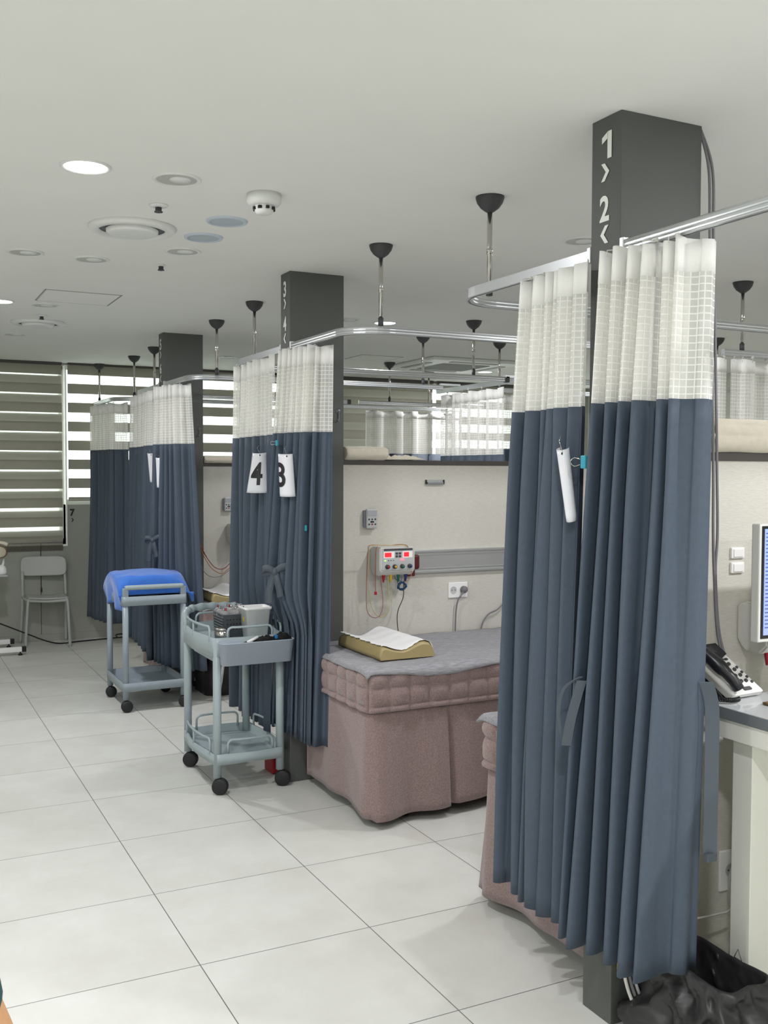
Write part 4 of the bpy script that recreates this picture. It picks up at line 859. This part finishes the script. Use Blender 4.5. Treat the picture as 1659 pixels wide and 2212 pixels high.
def glove(label, c, s, seed, m=None):
    G = []; n = 16; c = Vector(c)
    for i in range(n+1):
        th = PI*i/n; row = []
        for k in range(20):
            a = 2*PI*k/20; d = Vector((math.sin(th)*math.cos(a), math.sin(th)*math.sin(a), math.cos(th)))
            r = 1+.55*noise.noise(d*2.3+Vector((seed, 0, 0)))+.2*noise.noise(d*6+Vector((seed, 3, 0))); row.append(c+Vector((d.x*s[0]*r, d.y*s[1]*r, d.z*s[2]*r)))
        G.append(row)
    return tag(obj('black_cloth', MB().grid(G, closed=True), m or mat('black_cloth', (12, 12, 14), .9, bump=.8, bs=90)), label, 'cloth')
glove('crumpled black cloth in the hooked bin, beside the white marker', (1.675, 4.615, .742), (.055, .032, .028), 4); glove('bunched black fabric at the right end of the hooked bin', (1.765, 4.62, .748), (.045, .034, .03), 9)
tag(obj('blue_tie', MB().box((1.722, 4.60, .755), (1.736, 4.62, .775), .003), mat('blue_rubber', (30, 110, 170), .5)), 'small bright blue band between the black cloths in the bin', 'band')
t = thing('marker', 'white capped marker lying across the hooked bin', 'pen', (1.62, 4.61, .755)); obj('barrel', MB().tube([(1.575, 4.60, .748), (1.635, 4.61, .770)], .007, 12), PAPER, t); obj('cap', MB().tube([(1.545, 4.597, .738), (1.575, 4.60, .748)], .008, 12), BLACK, t)
# things on the top tray (floor z .725)
TZ = .7255
t = thing('steel_jar', 'small stainless steel jar with lid at the front left of the trolley tray', 'jar', (1.515, 4.80, TZ))
obj('body', MB().lathe([(.036, 0), (.038, .004), (.038, .055), (.034, .06)], (1.515, 4.80, TZ), 32), STEEL, t); obj('lid', MB().lathe([(.039, .058), (.039, .07), (.03, .073), (.001, .074)], (1.515, 4.80, TZ), 32), STEEL, t)
t = thing('plastic_basket', 'dark grey perforated plastic basket full of glass cups on the nearest trolley', 'basket', (1.615, 4.94, TZ)); BK = mat('dark_basket', (104, 109, 113), .5)
loop = [Vector(p) for p in rrect(1.545, 4.87, 1.68, 5.06, .012, 3)]; basin(t, 'basket_body', loop, TZ, TZ+.125, BK, .003, .006)
v = MB()
for i in range(3):
    for j in range(7): v.lathe([(.0055, 0), (.005, -.0008), (.001, -.001)], (1.565+j*.0165, 4.872, TZ+.05+i*.024), 8, axis='Y')
obj('perforations', v, INK, t)
v = MB()
for j in range(7): v.box((1.543, 4.885, TZ+.02+j*.014), (1.5465, 5.045, TZ+.025+j*.014), .001)
obj('side_ribs', v, BK, t)
GLS = mat('cup_glass', (240, 240, 242), .04, trans=.75); k = 0
for i in range(3):
    for j in range(4):
        x = 1.567+i*.045+rg.uniform(-.005, .005); y = 4.895+j*.043+rg.uniform(-.006, .006); z = TZ+.098+rg.uniform(0, .016)
        c = thing('cupping_glass', 'clear cupping glass with metal valve heaped in the dark basket', 'cup', (x, y, z), 'cupping glasses in the basket')
        obj('dome', MB().lathe([(.019, 0), (.0205, .008), (.019, .024), (.012, .034), (.005, .038)], (x, y, z), 18), GLS, c)
        obj('valve', MB().tube([(x, y, z+.036), (x, y, z+.05)], .0045, 8), RED if (i+j) % 3 == 0 else STEEL, c); k += 1
t = thing('waste_tub', 'tall white plastic tub with flared rim and a small label on the nearest trolley', 'container', (1.70, 4.835, TZ))
z1 = TZ+.165; rings = []
for hw, hd, z in ((.052, .042, TZ), (.066, .056, z1-.014), (.071, .061, z1-.013), (.073, .063, z1-.001), (.07, .06, z1), (.063, .053, z1-.003), (.05, .04, TZ+.006)):
    rings.append([Vector((1.70+x, 4.835+y, z)) for x, y in rrect(-hw, -hd, hw, hd, .012, 4)])
mb = MB(); mb.grid(rings, closed=True); n_ = len(rings[0]); mb.f += [list(range(n_))[::-1], [6*n_+i for i in range(n_)]]; mb.m += [0, 0]; mb.sm += [False, False]; obj('tub_body', mb, WHITE, t)
lb_ = obj('label', MB().add([(1.712, 4.7905, TZ+.048), (1.75, 4.7905, TZ+.048), (1.751, 4.7877, TZ+.076), (1.711, 4.7877, TZ+.076)], [[0, 1, 2, 3]], 0, False), mat('label_grey', (218, 220, 222), .5), t)
v = MB(); v.box((1.714, 4.7872, TZ+.068), (1.748, 4.7882, TZ+.073)); 
for k in range(4): v.box((1.726, 4.7875+.0004*(4-k), TZ+.052+k*.004), (1.744, 4.789, TZ+.0535+k*.004))
obj('label_print', v, mat('print_grey', (96, 98, 104), .6), t)
obj('side_mark', MB().box((1.6375, 4.825, TZ+.09), (1.6385, 4.84, TZ+.115)), YEL, t)
# rear trolley
TD = thing('trolley', 'slate grey two-tier trolley covered with a blue towel, farther down the aisle', 'trolley', (1.6, 6.8, 0))
xa, xb, ya, yb = 1.418, 1.80, 6.56, 7.06
for x, y in ((xa, ya), (xb, ya), (xa, yb), (xb, yb)): obj('post', MB().tube([(x, y, .08), (x, y, .70)], .0195, 20), CART2, TD); caster(TD, x, y, .038, rr.uniform(.9, 1.5))
lo = [Vector(p) for p in rrect(xa-.022, ya-.022, xb+.022, yb+.022, .02, 4)]
tray(TD, 'lower_shelf', lo, .136, .19, CART2); tray(TD, 'top_tray', lo, .697, .757, CART2)
for yy in (ya, yb):
    obj('handle_bar', MB().tube([(xa, yy, .81), (xa+.01, yy, .814), (xb-.01, yy, .814), (xb, yy, .81)], .0165, 14), CART, TD)
    for x in (xa, xb): obj('handle_post', MB().box((x-.019, yy-.014, .752), (x+.019, yy+.014, .812), .005), CART2, TD)
# towel over a mound
def blue(x, y):
    u = (x-1.61)/.30; v = (y-6.83)/.30; e = max(abs(u), abs(v)*.95); d = (abs(u)**3.2+abs(v)**3.2)**(1/3.2)
    return .893-.02*d**2-.165*max(0, d-.72)**1.15/.38
G = []
for i in range(61):
    row = []
    for j in range(61):
        a = j/60*2-1; b = i/60*2-1; x = 1.60+a*.295; y = 6.815+b*.26; z = blue(x, y); nz_ = noise.noise(Vector((x*5, y*5, 1)))*.014+noise.noise(Vector((x*14, y*12, 2)))*.006
        z += nz_
        if a < -.75: k = (-.75-a)/.25; x += .11*k*.9; z -= .085*k**.8; x += .02*math.sin(y*26)*k
        if a > .78: k = (a-.78)/.22; x -= .02*k; z -= .06*k**1.3*(1+.5*math.sin(y*9)); x += .008*math.sin(y*24)*k
        if b < -.82: k = (-.82-b)/.18; z = lerp(z, .765, min(1, k)); y += .02*k
        row.append(Vector((x, y+ (0 if abs(b) < .9 else 0), max(z, .66 if a < -.7 else .70 if a > .78 else .762))))
    G.append(row)
tag(obj('blue_towel', MB().grid(G), BLUE, solid=.008), 'bright blue towel draped over the rear trolley', 'towel')
glove('hidden bundle under the blue towel on the rear trolley', (1.6, 6.82, .815), (.17, .16, .045), 14, BLUE)
# red box behind the front trolley
tag(obj('red_box', MB().box((1.80, 4.86, 0), (1.835, 4.98, .13), .008), RED), 'small red plastic box on the floor between the nearest trolley and pillar', 'box')
# ------------------------------------------------------------------ chair
CH = thing('side_chair', 'pale grey stackable chair against the wall under the left window', 'chair', (1.33, 9.4, 0))
def tp(pts, r, nm='leg', n=12): return obj(nm, MB().tube(pts, r, n, smooth=5), CHAIRM, CH)
tp([(1.142, 9.375, 0), (1.152, 9.37, .2), (1.165, 9.36, .405), (1.18, 9.36, .425)], .0125); tp([(1.508, 9.262, 0), (1.50, 9.262, .2), (1.49, 9.265, .405), (1.475, 9.27, .425)], .0125)
tp([(1.128, 9.64, 0), (1.14, 9.60, .25), (1.147, 9.575, .44)], .0125); tp([(1.525, 9.60, 0), (1.522, 9.57, .25), (1.52, 9.545, .44)], .0125)
tp([(1.147, 9.575, .43), (1.147, 9.58, .52), (1.149, 9.60, .66)], .0135, 'back_post'); tp([(1.518, 9.54, .43), (1.518, 9.55, .52), (1.515, 9.575, .66)], .0135, 'back_post')
tp([(1.147, 9.57, .425), (1.155, 9.45, .42), (1.168, 9.36, .418)], .012, 'side_rail'); tp([(1.518, 9.54, .425), (1.505, 9.40, .42), (1.49, 9.27, .418)], .012, 'side_rail'); tp([(1.168, 9.36, .418), (1.33, 9.30, .412), (1.49, 9.268, .418)], .013, 'front_rail')
G = []
for i in range(13):
    v = i/12; row = []
    for j in range(15):
        u = j/14; wdt = 1-.0*v; x = lerp(1.168, 1.50, u); y = lerp(9.345-.075*u, 9.56-.03*u, v); fr = -.03*math.sin(PI*u)*(1-v)
        row.append(Vector((x, y+fr, .447-.012*math.sin(PI*u)*(.4+.6*v)-.008*(1-v)**3)))
    G.append(row)
obj('seat', MB().grid(G), CHAIRM, CH, solid=.014)
G = []
for (sx, sy) in [(0, 0)]:
    for i in range(17):
        v = i/16; row = []
        for j in range(25):
            u = j/24*2-1; vv = v*2-1; cr = (abs(u)**5+abs(vv)**4)**.2; s = 1/max(1, cr) if cr > 1 else 1
            x = 1.332+.197*u*s; z = .702+.088*vv*s; y = 9.585-.03*u*s+.022*(1-(u*s)**2)+.02*(z-.7)/.09
            row.append(Vector((x, y, z)))
        G.append(row)
obj('backrest', MB().grid(G), CHAIRM, CH, solid=.012)
# ------------------------------------------------------------------ left edge stand
t = thing('treatment_stand', 'white wheeled equipment stand partly cut off by the left edge of the photo', 'medical device', (.6, 9.1, 0))
for y, xe in ((9.0, 1.065), (9.45, 1.02)):
    f = obj('base_bar', MB().box((.2, y-.016, .03), (xe, y+.016, .072), .003), WHITE, t); obj('end_cap', MB().box((xe, y-.018, .028), (xe+.035, y+.018, .074), .003), BLACK, f); obj('glide', MB().lathe([(.02, 0), (.017, .01), (.006, .018), (.006, .032)], (xe-.012, y, 0), 14), BLACK, f)
obj('base_crossbar', MB().box((.24, 9.0, .032), (.28, 9.45, .07), .003), WHITE, t); obj('column', MB().tube([(.26, 9.2, .05), (.26, 9.2, 1.2)], .02, 16), WHITE, t)
obj('tray', MB().box((.25, 9.05, .672), (.965, 9.32, .684), .004), LGREY, t)
obj('arm', MB().tube([(.26, 9.2, 1.0), (.5, 9.15, 1.0), (.82, 9.1, .95)], .012, 10, smooth=4), WHITE, t)
h = obj('lamp_head', MB().tube([(.80, 9.1, .94), (.86, 9.08, .965), (.93, 9.05, .962), (.965, 9.04, .945)], [.02, .022, .02, .014], 14, smooth=4), mat('cream_plastic', (224, 216, 198), .4), t)
obj('lens_ring', MB().tube([(.90+.062*math.cos(a), 9.06-.02*math.cos(a), .885+.052*math.sin(a)) for a in [2*PI*k/32 for k in range(33)]], .0045, 8), mat('brown_ring', (104, 78, 58), .5), t)
obj('lens_disc', MB().lathe([(.058, 0), (.05, -.006), (.001, -.008)], (.90, 9.065, .885), 28, axis='Y'), mat('cream_glass', (206, 200, 178), .2), t)
t = thing('white_flask', 'white plastic bottle with pointed spout on the stand tray at the left edge', 'bottle', (.925, 9.12, .684))
obj('body', MB().lathe([(.032, 0), (.04, .02), (.038, .05), (.024, .075), (.012, .085)], (.925, 9.12, .684), 20), WHITE, t); obj('spout', MB().tube([(.93, 9.12, .75), (.938, 9.12, .79), (.942, 9.12, .82)], [.012, .009, .005], 10), WHITE, t)
obj('handle', MB().tube([(.90, 9.12, .77), (.86, 9.12, .79), (.83, 9.12, .76), (.83, 9.12, .70)], .007, 8, smooth=4), WHITE, t)
tag(obj('floor_cord', MB().tube([(.4, 9.42, .5), (.70, 9.38, .335), (.932, 9.40, .224), (1.165, 9.40, .113), (1.323, 9.40, .04), (1.45, 9.42, .006), (1.62, 9.46, .006), (1.86, 9.5, .006), (2.05, 9.53, .006), (2.12, 9.45, .02), (2.03, 9.36, .06), (1.95, 9.42, .05), (1.98, 9.5, .01)], .006, 8, smooth=6), BLACK), 'black power cord sagging from the left edge and running along the floor', 'cord')
# ------------------------------------------------------------------ the desk corner at right
t = thing('desk', 'white desk with metal edged top cut off by the right edge', 'desk', (2.5, 1.6, 0)); DX = 2.068
DT = mat('desk_top_grey', (196, 200, 202), .25, coat=.4); DW = mat('desk_white', (226, 227, 218), .45)
obj('top', MB().box((DX, .75, .905), (3.1, 2.115, .93), .003), DT, t); obj('metal_edge', MB().box((DX-.006, .75, .90), (DX, 2.118, .932), .002), ALU, t)
obj('apron', MB().box((DX+.004, .76, .845), (3.08, 2.105, .903), .002), DW, t); obj('leg_panel', MB().box((DX+.045, 1.96, 0), (DX+.40, 2.03, .845), .002), DW, t); obj('leg_panel', MB().box((2.9, .8, 0), (2.95, 2.1, .845), .002), DW, t); obj('modesty_panel', MB().box((DX+.05, .80, 0), (DX+.10, .86, .845), .002), DW, t)
T3 = MB(); q0 = Vector((DX+.0445, 1.998, .235))
for a, b in (((0, .018), (.014, -.01)), ((.014, -.01), (-.014, -.01)), ((-.014, -.01), (0, .018))): T3.tube([q0+Vector((0, -a[0], a[1])), q0+Vector((0, -b[0], b[1]))], .0012, 5)
obj('recycling_mark', T3, GREYC, t)
# telephone
t = thing('telephone', 'black and white desk telephone on the desk at the right edge', 'telephone', (2.2, 2.12, .93))
NL = Vector((2.155, 2.07, .944)); NR = Vector((2.278, 2.075, .9454)); FR = Vector(atY(1542, 1391, 2.2)); FL = FR+(NL-NR)
PN = (NR-NL).cross(FL-NL).normalized()
def ph(u, v, w=0): return NL.lerp(NR, u).lerp(FL.lerp(FR, u), v)+PN*w
PHW = mat('phone_white', (232, 232, 228), .4); PHB = mat('phone_black', (30, 31, 36), .3)
def slab(nm, pts, w0, w1, m):
    mb = MB(); n = len(pts); mb.add([ph(u, v, w0) for u, v in pts]+[ph(u, v, w1) for u, v in pts], [list(range(n))[::-1], list(range(n, 2*n))]+[[i, (i+1) % n, n+(i+1) % n, n+i] for i in range(n)], 0, False); return obj(nm, mb, m, t)
slab('body', rrect(0, 0, 1, 1, .05), -.016, 0, PHW); slab('side_shell', rrect(-.05, .01, .36, .97, .05), -.02, -.004, mat('phone_silver', (186, 184, 178), .3, .4))
slab('display_hood', [(.16, .68), (.62, .66), (.98, .76), (.98, .985), (.16, .985)], 0, .008, PHB); slab('screen', [(.32, .80), (.74, .80), (.74, .93), (.32, .93)], .008, .0095, DARK)
obj('stand', MB().add([ph(.08, .25, -.018), ph(.92, .25, -.018), ph(.92, .95, -.018), ph(.08, .95, -.018)]+[Vector((q.x, q.y, .9305)) for q in (ph(.08, .25), ph(.92, .25), ph(.92, .95), ph(.08, .95))], [[0, 1, 2, 3], [4, 5, 6, 7], [0, 1, 5, 4], [1, 2, 6, 5], [2, 3, 7, 6], [3, 0, 4, 7]], 0, False), BLACK, t)
obj('handset', MB().tube([ph(.12, .98, .014), ph(.11, .9, .026), ph(.11, .7, .03), ph(.12, .4, .03), ph(.14, .18, .025), ph(.16, .06, .016)], [.014, .019, .021, .02, .017, .016, .016, .016, .017, .019, .02, .021, .02, .016], 16, smooth=4), PHB, t)
for j in range(4):
    for i in range(3): obj('key', MB().tube([ph(.47+i*.16, .58-j*.115, 0), ph(.47+i*.16, .58-j*.115, .004)], .0058, 12), DARK, t)
for j in range(4): obj('key', MB().tube([ph(.93, .50-j*.10, 0), ph(.93, .50-j*.10, .003)], .0045, 10), DARK, t)
slab('long_key', rrect(.46, .06, .70, .12, .02), 0, .004, DARK)
for i in range(4): slab('menu_key', rrect(.42+i*.13, .655, .50+i*.13, .69, .01), .0, .005, PHB if i < 2 else DARK)
v = []
for k in range(130): a = k*.9; q = k/130; c = Vector((lerp(2.15, 2.085, q), lerp(2.045, 2.075, q)-.018*math.sin(PI*q), .9395)); v.append(c+Vector((.002*math.cos(a), .006*math.cos(a), .006*math.sin(a)+.002)))
obj('coiled_cord', MB().tube(v, .0017, 5), BLACK, t)
# monitor
t = thing('monitor', 'computer monitor with white rim cut off by the right edge', 'monitor', (2.44, 2.03, .93)); y0 = 2.0; xm = atY(1642, 1132, y0).x; zt_ = atY(1642, 1132, y0).z
obj('case', MB().box((xm, y0, 1.105), (xm+.54, y0+.03, zt_), .004), OFFW, t); obj('bezel', MB().box((xm+.008, y0-.002, 1.115), (xm+.532, y0+.002, zt_-.006), .001), BLACK, t)
sc_ = mat('screen_glow', (140, 156, 204), .3, emit=.55); obj('screen', MB().box((xm+.016, y0-.004, 1.125), (xm+.524, y0, zt_-.014)), sc_, t)
v = MB(); r6 = random.Random(2)
for k in range(26): z = zt_-.028-k*.0105; v.box((xm+.020, y0-.0046, z), (xm+.020+r6.uniform(.02, .10), y0-.0038, z+.0035)); v.box((xm+.14, y0-.0046, z), (xm+.14+r6.uniform(.05, .3), y0-.0038, z+.0035))
obj('screen_rows', v, mat('screen_text_blue', (84, 96, 150), .4, emit=.3), t)
obj('stand_neck', MB().box((xm+.24, y0+.03, .945), (xm+.30, y0+.05, 1.2), .004), OFFW, t); obj('stand_foot', MB().box((xm+.15, y0-.06, .93), (xm+.39, y0+.095, .944), .004), OFFW, t)
for k in range(7):
    tag(obj('paper_sheet', MB().box((2.225+.004*r6.random()+k*.002, 1.60+.01*r6.random(), .9306+k*.0035), (2.44, 1.93+.012*r6.random(), .9336+k*.0035)), PAPER), 'white sheet in the loose paper stack beside the telephone', 'paper', 'papers on the desk')
tag(obj('black_notebook', MB().box((1.0+1.19, 1.93, .9305), (2.30, 2.0, .938), .002), mat('dark_print_paper', (110, 88, 60), .6, var=.5, vs=90)), 'dark printed leaflet between telephone and papers on the desk', 'leaflet')
# switch plates
for z, lb in ((1.333, 'white square switch plate on the wall left of the monitor, upper one'), (1.288, 'lower white switch plate in the monitor shadow')):
    t = thing('switch_plate', lb, 'switch', (2.33, YW1, z)); obj('plate', MB().box((2.302, YW1-.008, z-.0165), (2.355, YW1, z+.0165), .002), WHITE, t); obj('rocker', MB().box((2.309, YW1-.011, z-.0125), (2.349, YW1-.006, z+.0125), .002), WHITE, t)
outlet('white wall outlet low beside the desk leg', 2.275, 2.36, .295, .42, YW1, 1)
t = thing('power_adapter', 'black adapter plugged into the low outlet beside the desk leg', 'plug', (2.335, YW1-.03, .34)); obj('body', MB().lathe([(.001, 0), (.022, -.002), (.024, -.04), (.001, -.045)], (2.335, YW1-.01, .335), 20, axis='Y'), BLACK, t)
wire(t, [(2.335, 2.18, .33), (2.26, 2.17, .27), (2.20, 2.16, .27), (2.1, 2.15, .28)], OFFW, .0035, 'cable')
tag(obj('extension_cord', MB().tube([(2.34, 2.21, .39), (2.30, 2.19, .41), (2.265, 2.18, .36), (2.268, 2.18, .29), (2.28, 2.18, .24), (2.27, 2.18, .18), (2.24, 2.17, .10)], .0042, 8, smooth=6), OFFW), 'white looped cord hanging at the low outlet', 'cord')
tag(obj('desk_cable', MB().tube([(2.30, 2.2, .9), (2.315, 2.2, .80), (2.33, 2.2, .68), (2.345, 2.2, .58), (2.36, 2.2, .40)], .004, 8, smooth=5), OFFW), 'pale cable running down the wall below the desk edge', 'cable')
# cables down pillar 1
for dx, lb in ((0, 'left grey cable falling from the ceiling along pillar 1 2 to the telephone'), (.014, 'right grey cable falling from the ceiling along pillar 1 2 to the telephone')):
    tag(obj('ceiling_cable', MB().tube([(2.137+dx*.3, 2.222, CEIL), (2.146+dx, 2.19, 2.45), (2.150+dx, 2.185, 2.25), (2.165+dx, 2.185, 1.9), (2.182+dx, 2.19, 1.6), (2.186+dx*1.2, 2.19, 1.4), (2.192+dx*.4, 2.19, 1.28), (2.21+dx*.5, 2.19, 1.10), (2.235+dx, 2.17, .97)], .0042, 8, smooth=8), GREYC), lb, 'cable')
for k, (mx_, lb) in enumerate(((OFFW, 'palest'), (GREYC, 'middle grey'), (LGREY, 'rightmost light grey'))):
    tag(obj('network_cable', MB().tube([(1.872+k*.018, 2.195, .22), (1.862+k*.016, 2.17, .14), (1.872+k*.016, 2.13, .07), (1.90+k*.012, 2.08, .035), (1.95, 2.02, .015)], .0052, 8, smooth=6), mx_), lb+' cable looping out under the nearest curtain by the pillar foot', 'cable', 'cables at the pillar foot')
t = thing('network_plug', 'yellow network connector at the foot of pillar 1 2', 'plug', (1.862, 2.195, .17)); obj('boot', MB().box((1.854, 2.183, .158), (1.872, 2.202, .183), .004), mat('bright_yellow', (240, 214, 20), .4), t); obj('tip', MB().box((1.857, 2.187, .140), (1.869, 2.199, .158), .001), LGREY, t)
# bin with bag
t = thing('waste_bin', 'black bag lined waste bin under the desk at the lower right', 'bin', (2.1, 1.9, .03)); bc = Vector((1.992, 1.985, 0)); ang = .0
loop = rrect(-.083, -.145, .083, .145, .03, 6); dn = []
for i in range(len(loop)):
    a = Vector(loop[i]); b = Vector(loop[(i+1) % len(loop)]); n = max(1, int((b-a).length/.005))
    for k in range(n): dn.append(a.lerp(b, k/n))
Rm = Matrix.Rotation(ang, 2); rows_ = []
KB = [(1.30, .03), (1.42, .05), (1.36, .09), (1.22, .13), (1.10, .18), (1.04, .225), (1.03, .243), (1.0, .250), (.95, .246), (.92, .21), (.9, .12), (.88, .06)]
KF = []
for (s0, z0_), (s1, z1_) in zip(KB, KB[1:]):
    m_ = max(1, int(abs(z1_-z0_)/.008)); KF += [(lerp(s0, s1, q/m_), lerp(z0_, z1_, q/m_), len(KF)) for q in range(m_)]
KF.append(KB[-1]+(0,)); rim = max(range(len(KF)), key=lambda q: KF[q][1])
for k, (s, z, _) in enumerate(KF):
    row = []
    for p in dn:
        fade_ = (1 if k < rim else .3)*min(1, abs(.252-z)/.03+.12)
        a_ = math.atan2(p.y, p.x); rid = 0
        for sc, am_ in ((9, .030), (19, .016), (38, .007)): rid += am_*(.5-abs(noise.noise(Vector((p.x*sc+z*sc*.5, p.y*sc-z*sc*.4, z*sc*.8+sc))))*2.2)
        q = p*s; nn_ = p.normalized(); q = q+nn_*rid*fade_
        if z < .14 and k < rim: q.x -= .045*(1-(z-.03)/.11)*(1 if q.x < 0 else 0)
        row.append(Vector((bc.x+q.x, bc.y+q.y, z+(.003*math.sin(p.x*60+p.y*30) if k > rim-3 else 0))))
    rows_.append(row)
mb = MB(); mb.grid(rows_, closed=True); n_ = len(dn); NRr = len(rows_)-1; mb.f += [list(range(n_))[::-1], [NRr*n_+i for i in range(n_)]]; mb.m += [0, 0]; mb.sm += [False, False]
obj('bag_liner', mb, BAG, t); obj('inner_bin', MB().prism([(bc.x+Vector(p).x*.85, bc.y+Vector(p).y*.85) for p in loop], .03, .055), BLACK, t)
tag(obj('wooden_board', MB().box((1.938, 1.80, 0), (2.10, 2.198, .028), .003), mat('pale_wood', (188, 150, 96), .5, var=.12, vs=12, stretch=(1, 12, 1))), 'pale wooden board under the black bin', 'board')
# ------------------------------------------------------------------ person at the left edge
def skin_mesh(verts, edges, radii, m, name, parent, root=0, sub=2):
    me = bpy.data.meshes.new(name); me.from_pydata([Vector(v) for v in verts], edges, [])
    o = bpy.data.objects.new(name, me); COL.objects.link(o); o.parent = parent; me.materials.append(m)
    md = o.modifiers.new('skin', 'SKIN'); md.use_smooth_shade = True; md.use_x_symmetry = False
    sv = me.skin_vertices[0].data if me.skin_vertices else None
    for i, r in enumerate(radii): sv[i].radius = (r, r) if not isinstance(r, tuple) else r
    sv[root].use_root = True
    s = o.modifiers.new('smooth', 'SUBSURF'); s.levels = s.render_levels = sub
    dg = bpy.context.evaluated_depsgraph_get(); bpy.context.view_layer.update()
    nm = bpy.data.meshes.new_from_object(o.evaluated_get(bpy.context.evaluated_depsgraph_get())); o.modifiers.clear(); o.data = nm
    for p in nm.polygons: p.use_smooth = True
    return o
PR = thing('person', 'person in a teal short sleeved top, bare elbow at the lower left corner', 'person', (-.177, .97, 0))
SK = mat('skin', (182, 138, 98), .55, var=.06, vs=30); TEAL = mat('teal_scrub', (8, 62, 62), .8, bump=.3, bs=300); HAIR = mat('dark_hair', (26, 22, 20), .55, bump=.8, bs=120, stretch=(1, 1, .1))
px = 0.0  # local coordinates: x across the shoulders, facing +Y
V = [(0, 0, .90), (0, .01, 1.05), (0, .01, 1.22), (0, 0, 1.36), (0, 0, 1.45), (0, .012, 1.50), (0, .02, 1.56), (0, .02, 1.63),
     (.16, 0, 1.36), (.205, -.01, 1.24), (.268, -.02, 1.09), (.264, .055, 1.0), (.25, .15, .93), (.248, .19, .91),
     (-.16, 0, 1.36), (-.22, -.01, 1.22), (-.245, -.01, 1.08), (-.24, .05, .95), (-.23, .12, .86), (-.228, .16, .84),
     (.09, 0, .86), (.10, .01, .66), (.10, .01, .47), (.105, -.01, .28), (.105, -.02, .09), (.11, .05, .03), (.112, .13, .02),
     (-.09, 0, .86), (-.10, .01, .66), (-.10, .01, .47), (-.105, -.01, .28), (-.105, -.02, .09), (-.11, .05, .03), (-.112, .13, .02)]
Ed = [(0, 1), (1, 2), (2, 3), (3, 4), (4, 5), (5, 6), (6, 7), (3, 8), (8, 9), (9, 10), (10, 11), (11, 12), (12, 13), (3, 14), (14, 15), (15, 16), (16, 17), (17, 18), (18, 19),
      (0, 20), (20, 21), (21, 22), (22, 23), (23, 24), (24, 25), (25, 26), (0, 27), (27, 28), (28, 29), (29, 30), (30, 31), (31, 32), (32, 33)]
Rr = [(.15, .10), (.13, .09), (.135, .092), (.085, .062), .043, .048, (.070, .084), (.066, .08), .06, .047, .040, .038, .028, .03, .06, .047, .040, .036, .028, .03, .085, .075, .055, .05, .038, .035, .03, .085, .075, .055, .05, .038, .035, .03]
body = skin_mesh(V, Ed, Rr, SK, 'body', PR)
VT = [(0, 0, .86), (0, .01, 1.05), (0, .01, 1.22), (0, 0, 1.355), (0, 0, 1.405), (.16, 0, 1.36), (.205, -.01, 1.24), (.250, -.018, 1.122), (-.16, 0, 1.36), (-.22, -.01, 1.22), (-.243, -.01, 1.10)]
skin_mesh(VT, [(0, 1), (1, 2), (2, 3), (3, 4), (3, 5), (5, 6), (6, 7), (3, 8), (8, 9), (9, 10)], [(.185, .13), (.155, .115), (.165, .122), (.135, .108), .078, .072, .060, .049, .072, .062, .058], TEAL, 'scrub_top', PR)
VP = [(0, 0, .93), (0, 0, 1.0)]+[V[i] for i in (20, 21, 22, 23, 24, 27, 28, 29, 30, 31)]
skin_mesh(VP, [(0, 1), (0, 2), (2, 3), (3, 4), (4, 5), (5, 6), (0, 7), (7, 8), (8, 9), (9, 10), (10, 11)], [(.13, .10), (.14, .105), .092, .084, .072, .066, .062, .092, .084, .072, .066, .062], TEAL, 'trousers', PR)
for s, k in ((1, 13), (-1, 19)):
    b = Vector(V[k])
    for f, (dx, ln) in enumerate(((-.026, .062), (-.009, .07), (.009, .066), (.026, .052))):
        skin_mesh([b+Vector((0, -.01, 0)), b+Vector((dx, .03, -.01)), b+Vector((dx*1.1, .03+ln*.5, -.022)), b+Vector((dx*1.1, .03+ln*.85, -.05))], [(0, 1), (1, 2), (2, 3)], [.012, .0095, .009, .008], SK, 'finger', body, sub=1)
    skin_mesh([b+Vector((0, -.02, 0)), b+Vector((-s*.035, .0, -.005)), b+Vector((-s*.045, .035, -.02))], [(0, 1), (1, 2)], [.013, .011, .009], SK, 'thumb', body, sub=1)
fc = Vector((0, .102, 1.592)); pl_ = Vector((-.177, .97, 0))
obj('nose', MB().tube([pl_+fc+Vector((0, -.004, .02)), pl_+fc+Vector((0, .012, -.012)), pl_+fc+Vector((0, .0, -.018))], [.006, .011, .008], 10, smooth=3), SK, PR)
for s in (-1, 1):
    obj('eye', MB().lathe([(.001, -.012), (.009, -.008), (.012, 0), (.009, .008), (.001, .012)], pl_+fc+Vector((s*.028, -.014, .022)), 14), mat('eye_dark', (40, 34, 30), .2), PR); obj('ear', MB().tube([pl_+Vector((s*.070, .02, 1.61)), pl_+Vector((s*.078, .01, 1.59)), pl_+Vector((s*.069, .015, 1.565))], .009, 10, smooth=3), SK, PR)
obj('mouth', MB().tube([pl_+fc+Vector((-.02, -.008, -.042)), pl_+fc+Vector((0, .0, -.045)), pl_+fc+Vector((.02, -.008, -.042))], .004, 8, smooth=3), mat('lips', (160, 92, 84), .5), PR)
G = []
for i in range(13):
    th = PI*.70*i/12; row = []
    for k in range(24):
        a = 2*PI*k/24; rr_ = 1+.04*noise.noise(Vector((math.cos(a)*5, math.sin(a)*5, i*.25))); front = max(0, math.sin(a)); t2 = th*(1-.62*front)
        row.append(pl_+Vector((.083*math.sin(t2)*math.cos(a)*rr_, .018+.100*math.sin(t2)*math.sin(a)*rr_, 1.612+.098*math.cos(t2))))
    G.append(row)
obj('hair', MB().grid(G, closed=True), HAIR, PR, solid=.01)
PR.scale = (.96, .96, .945)
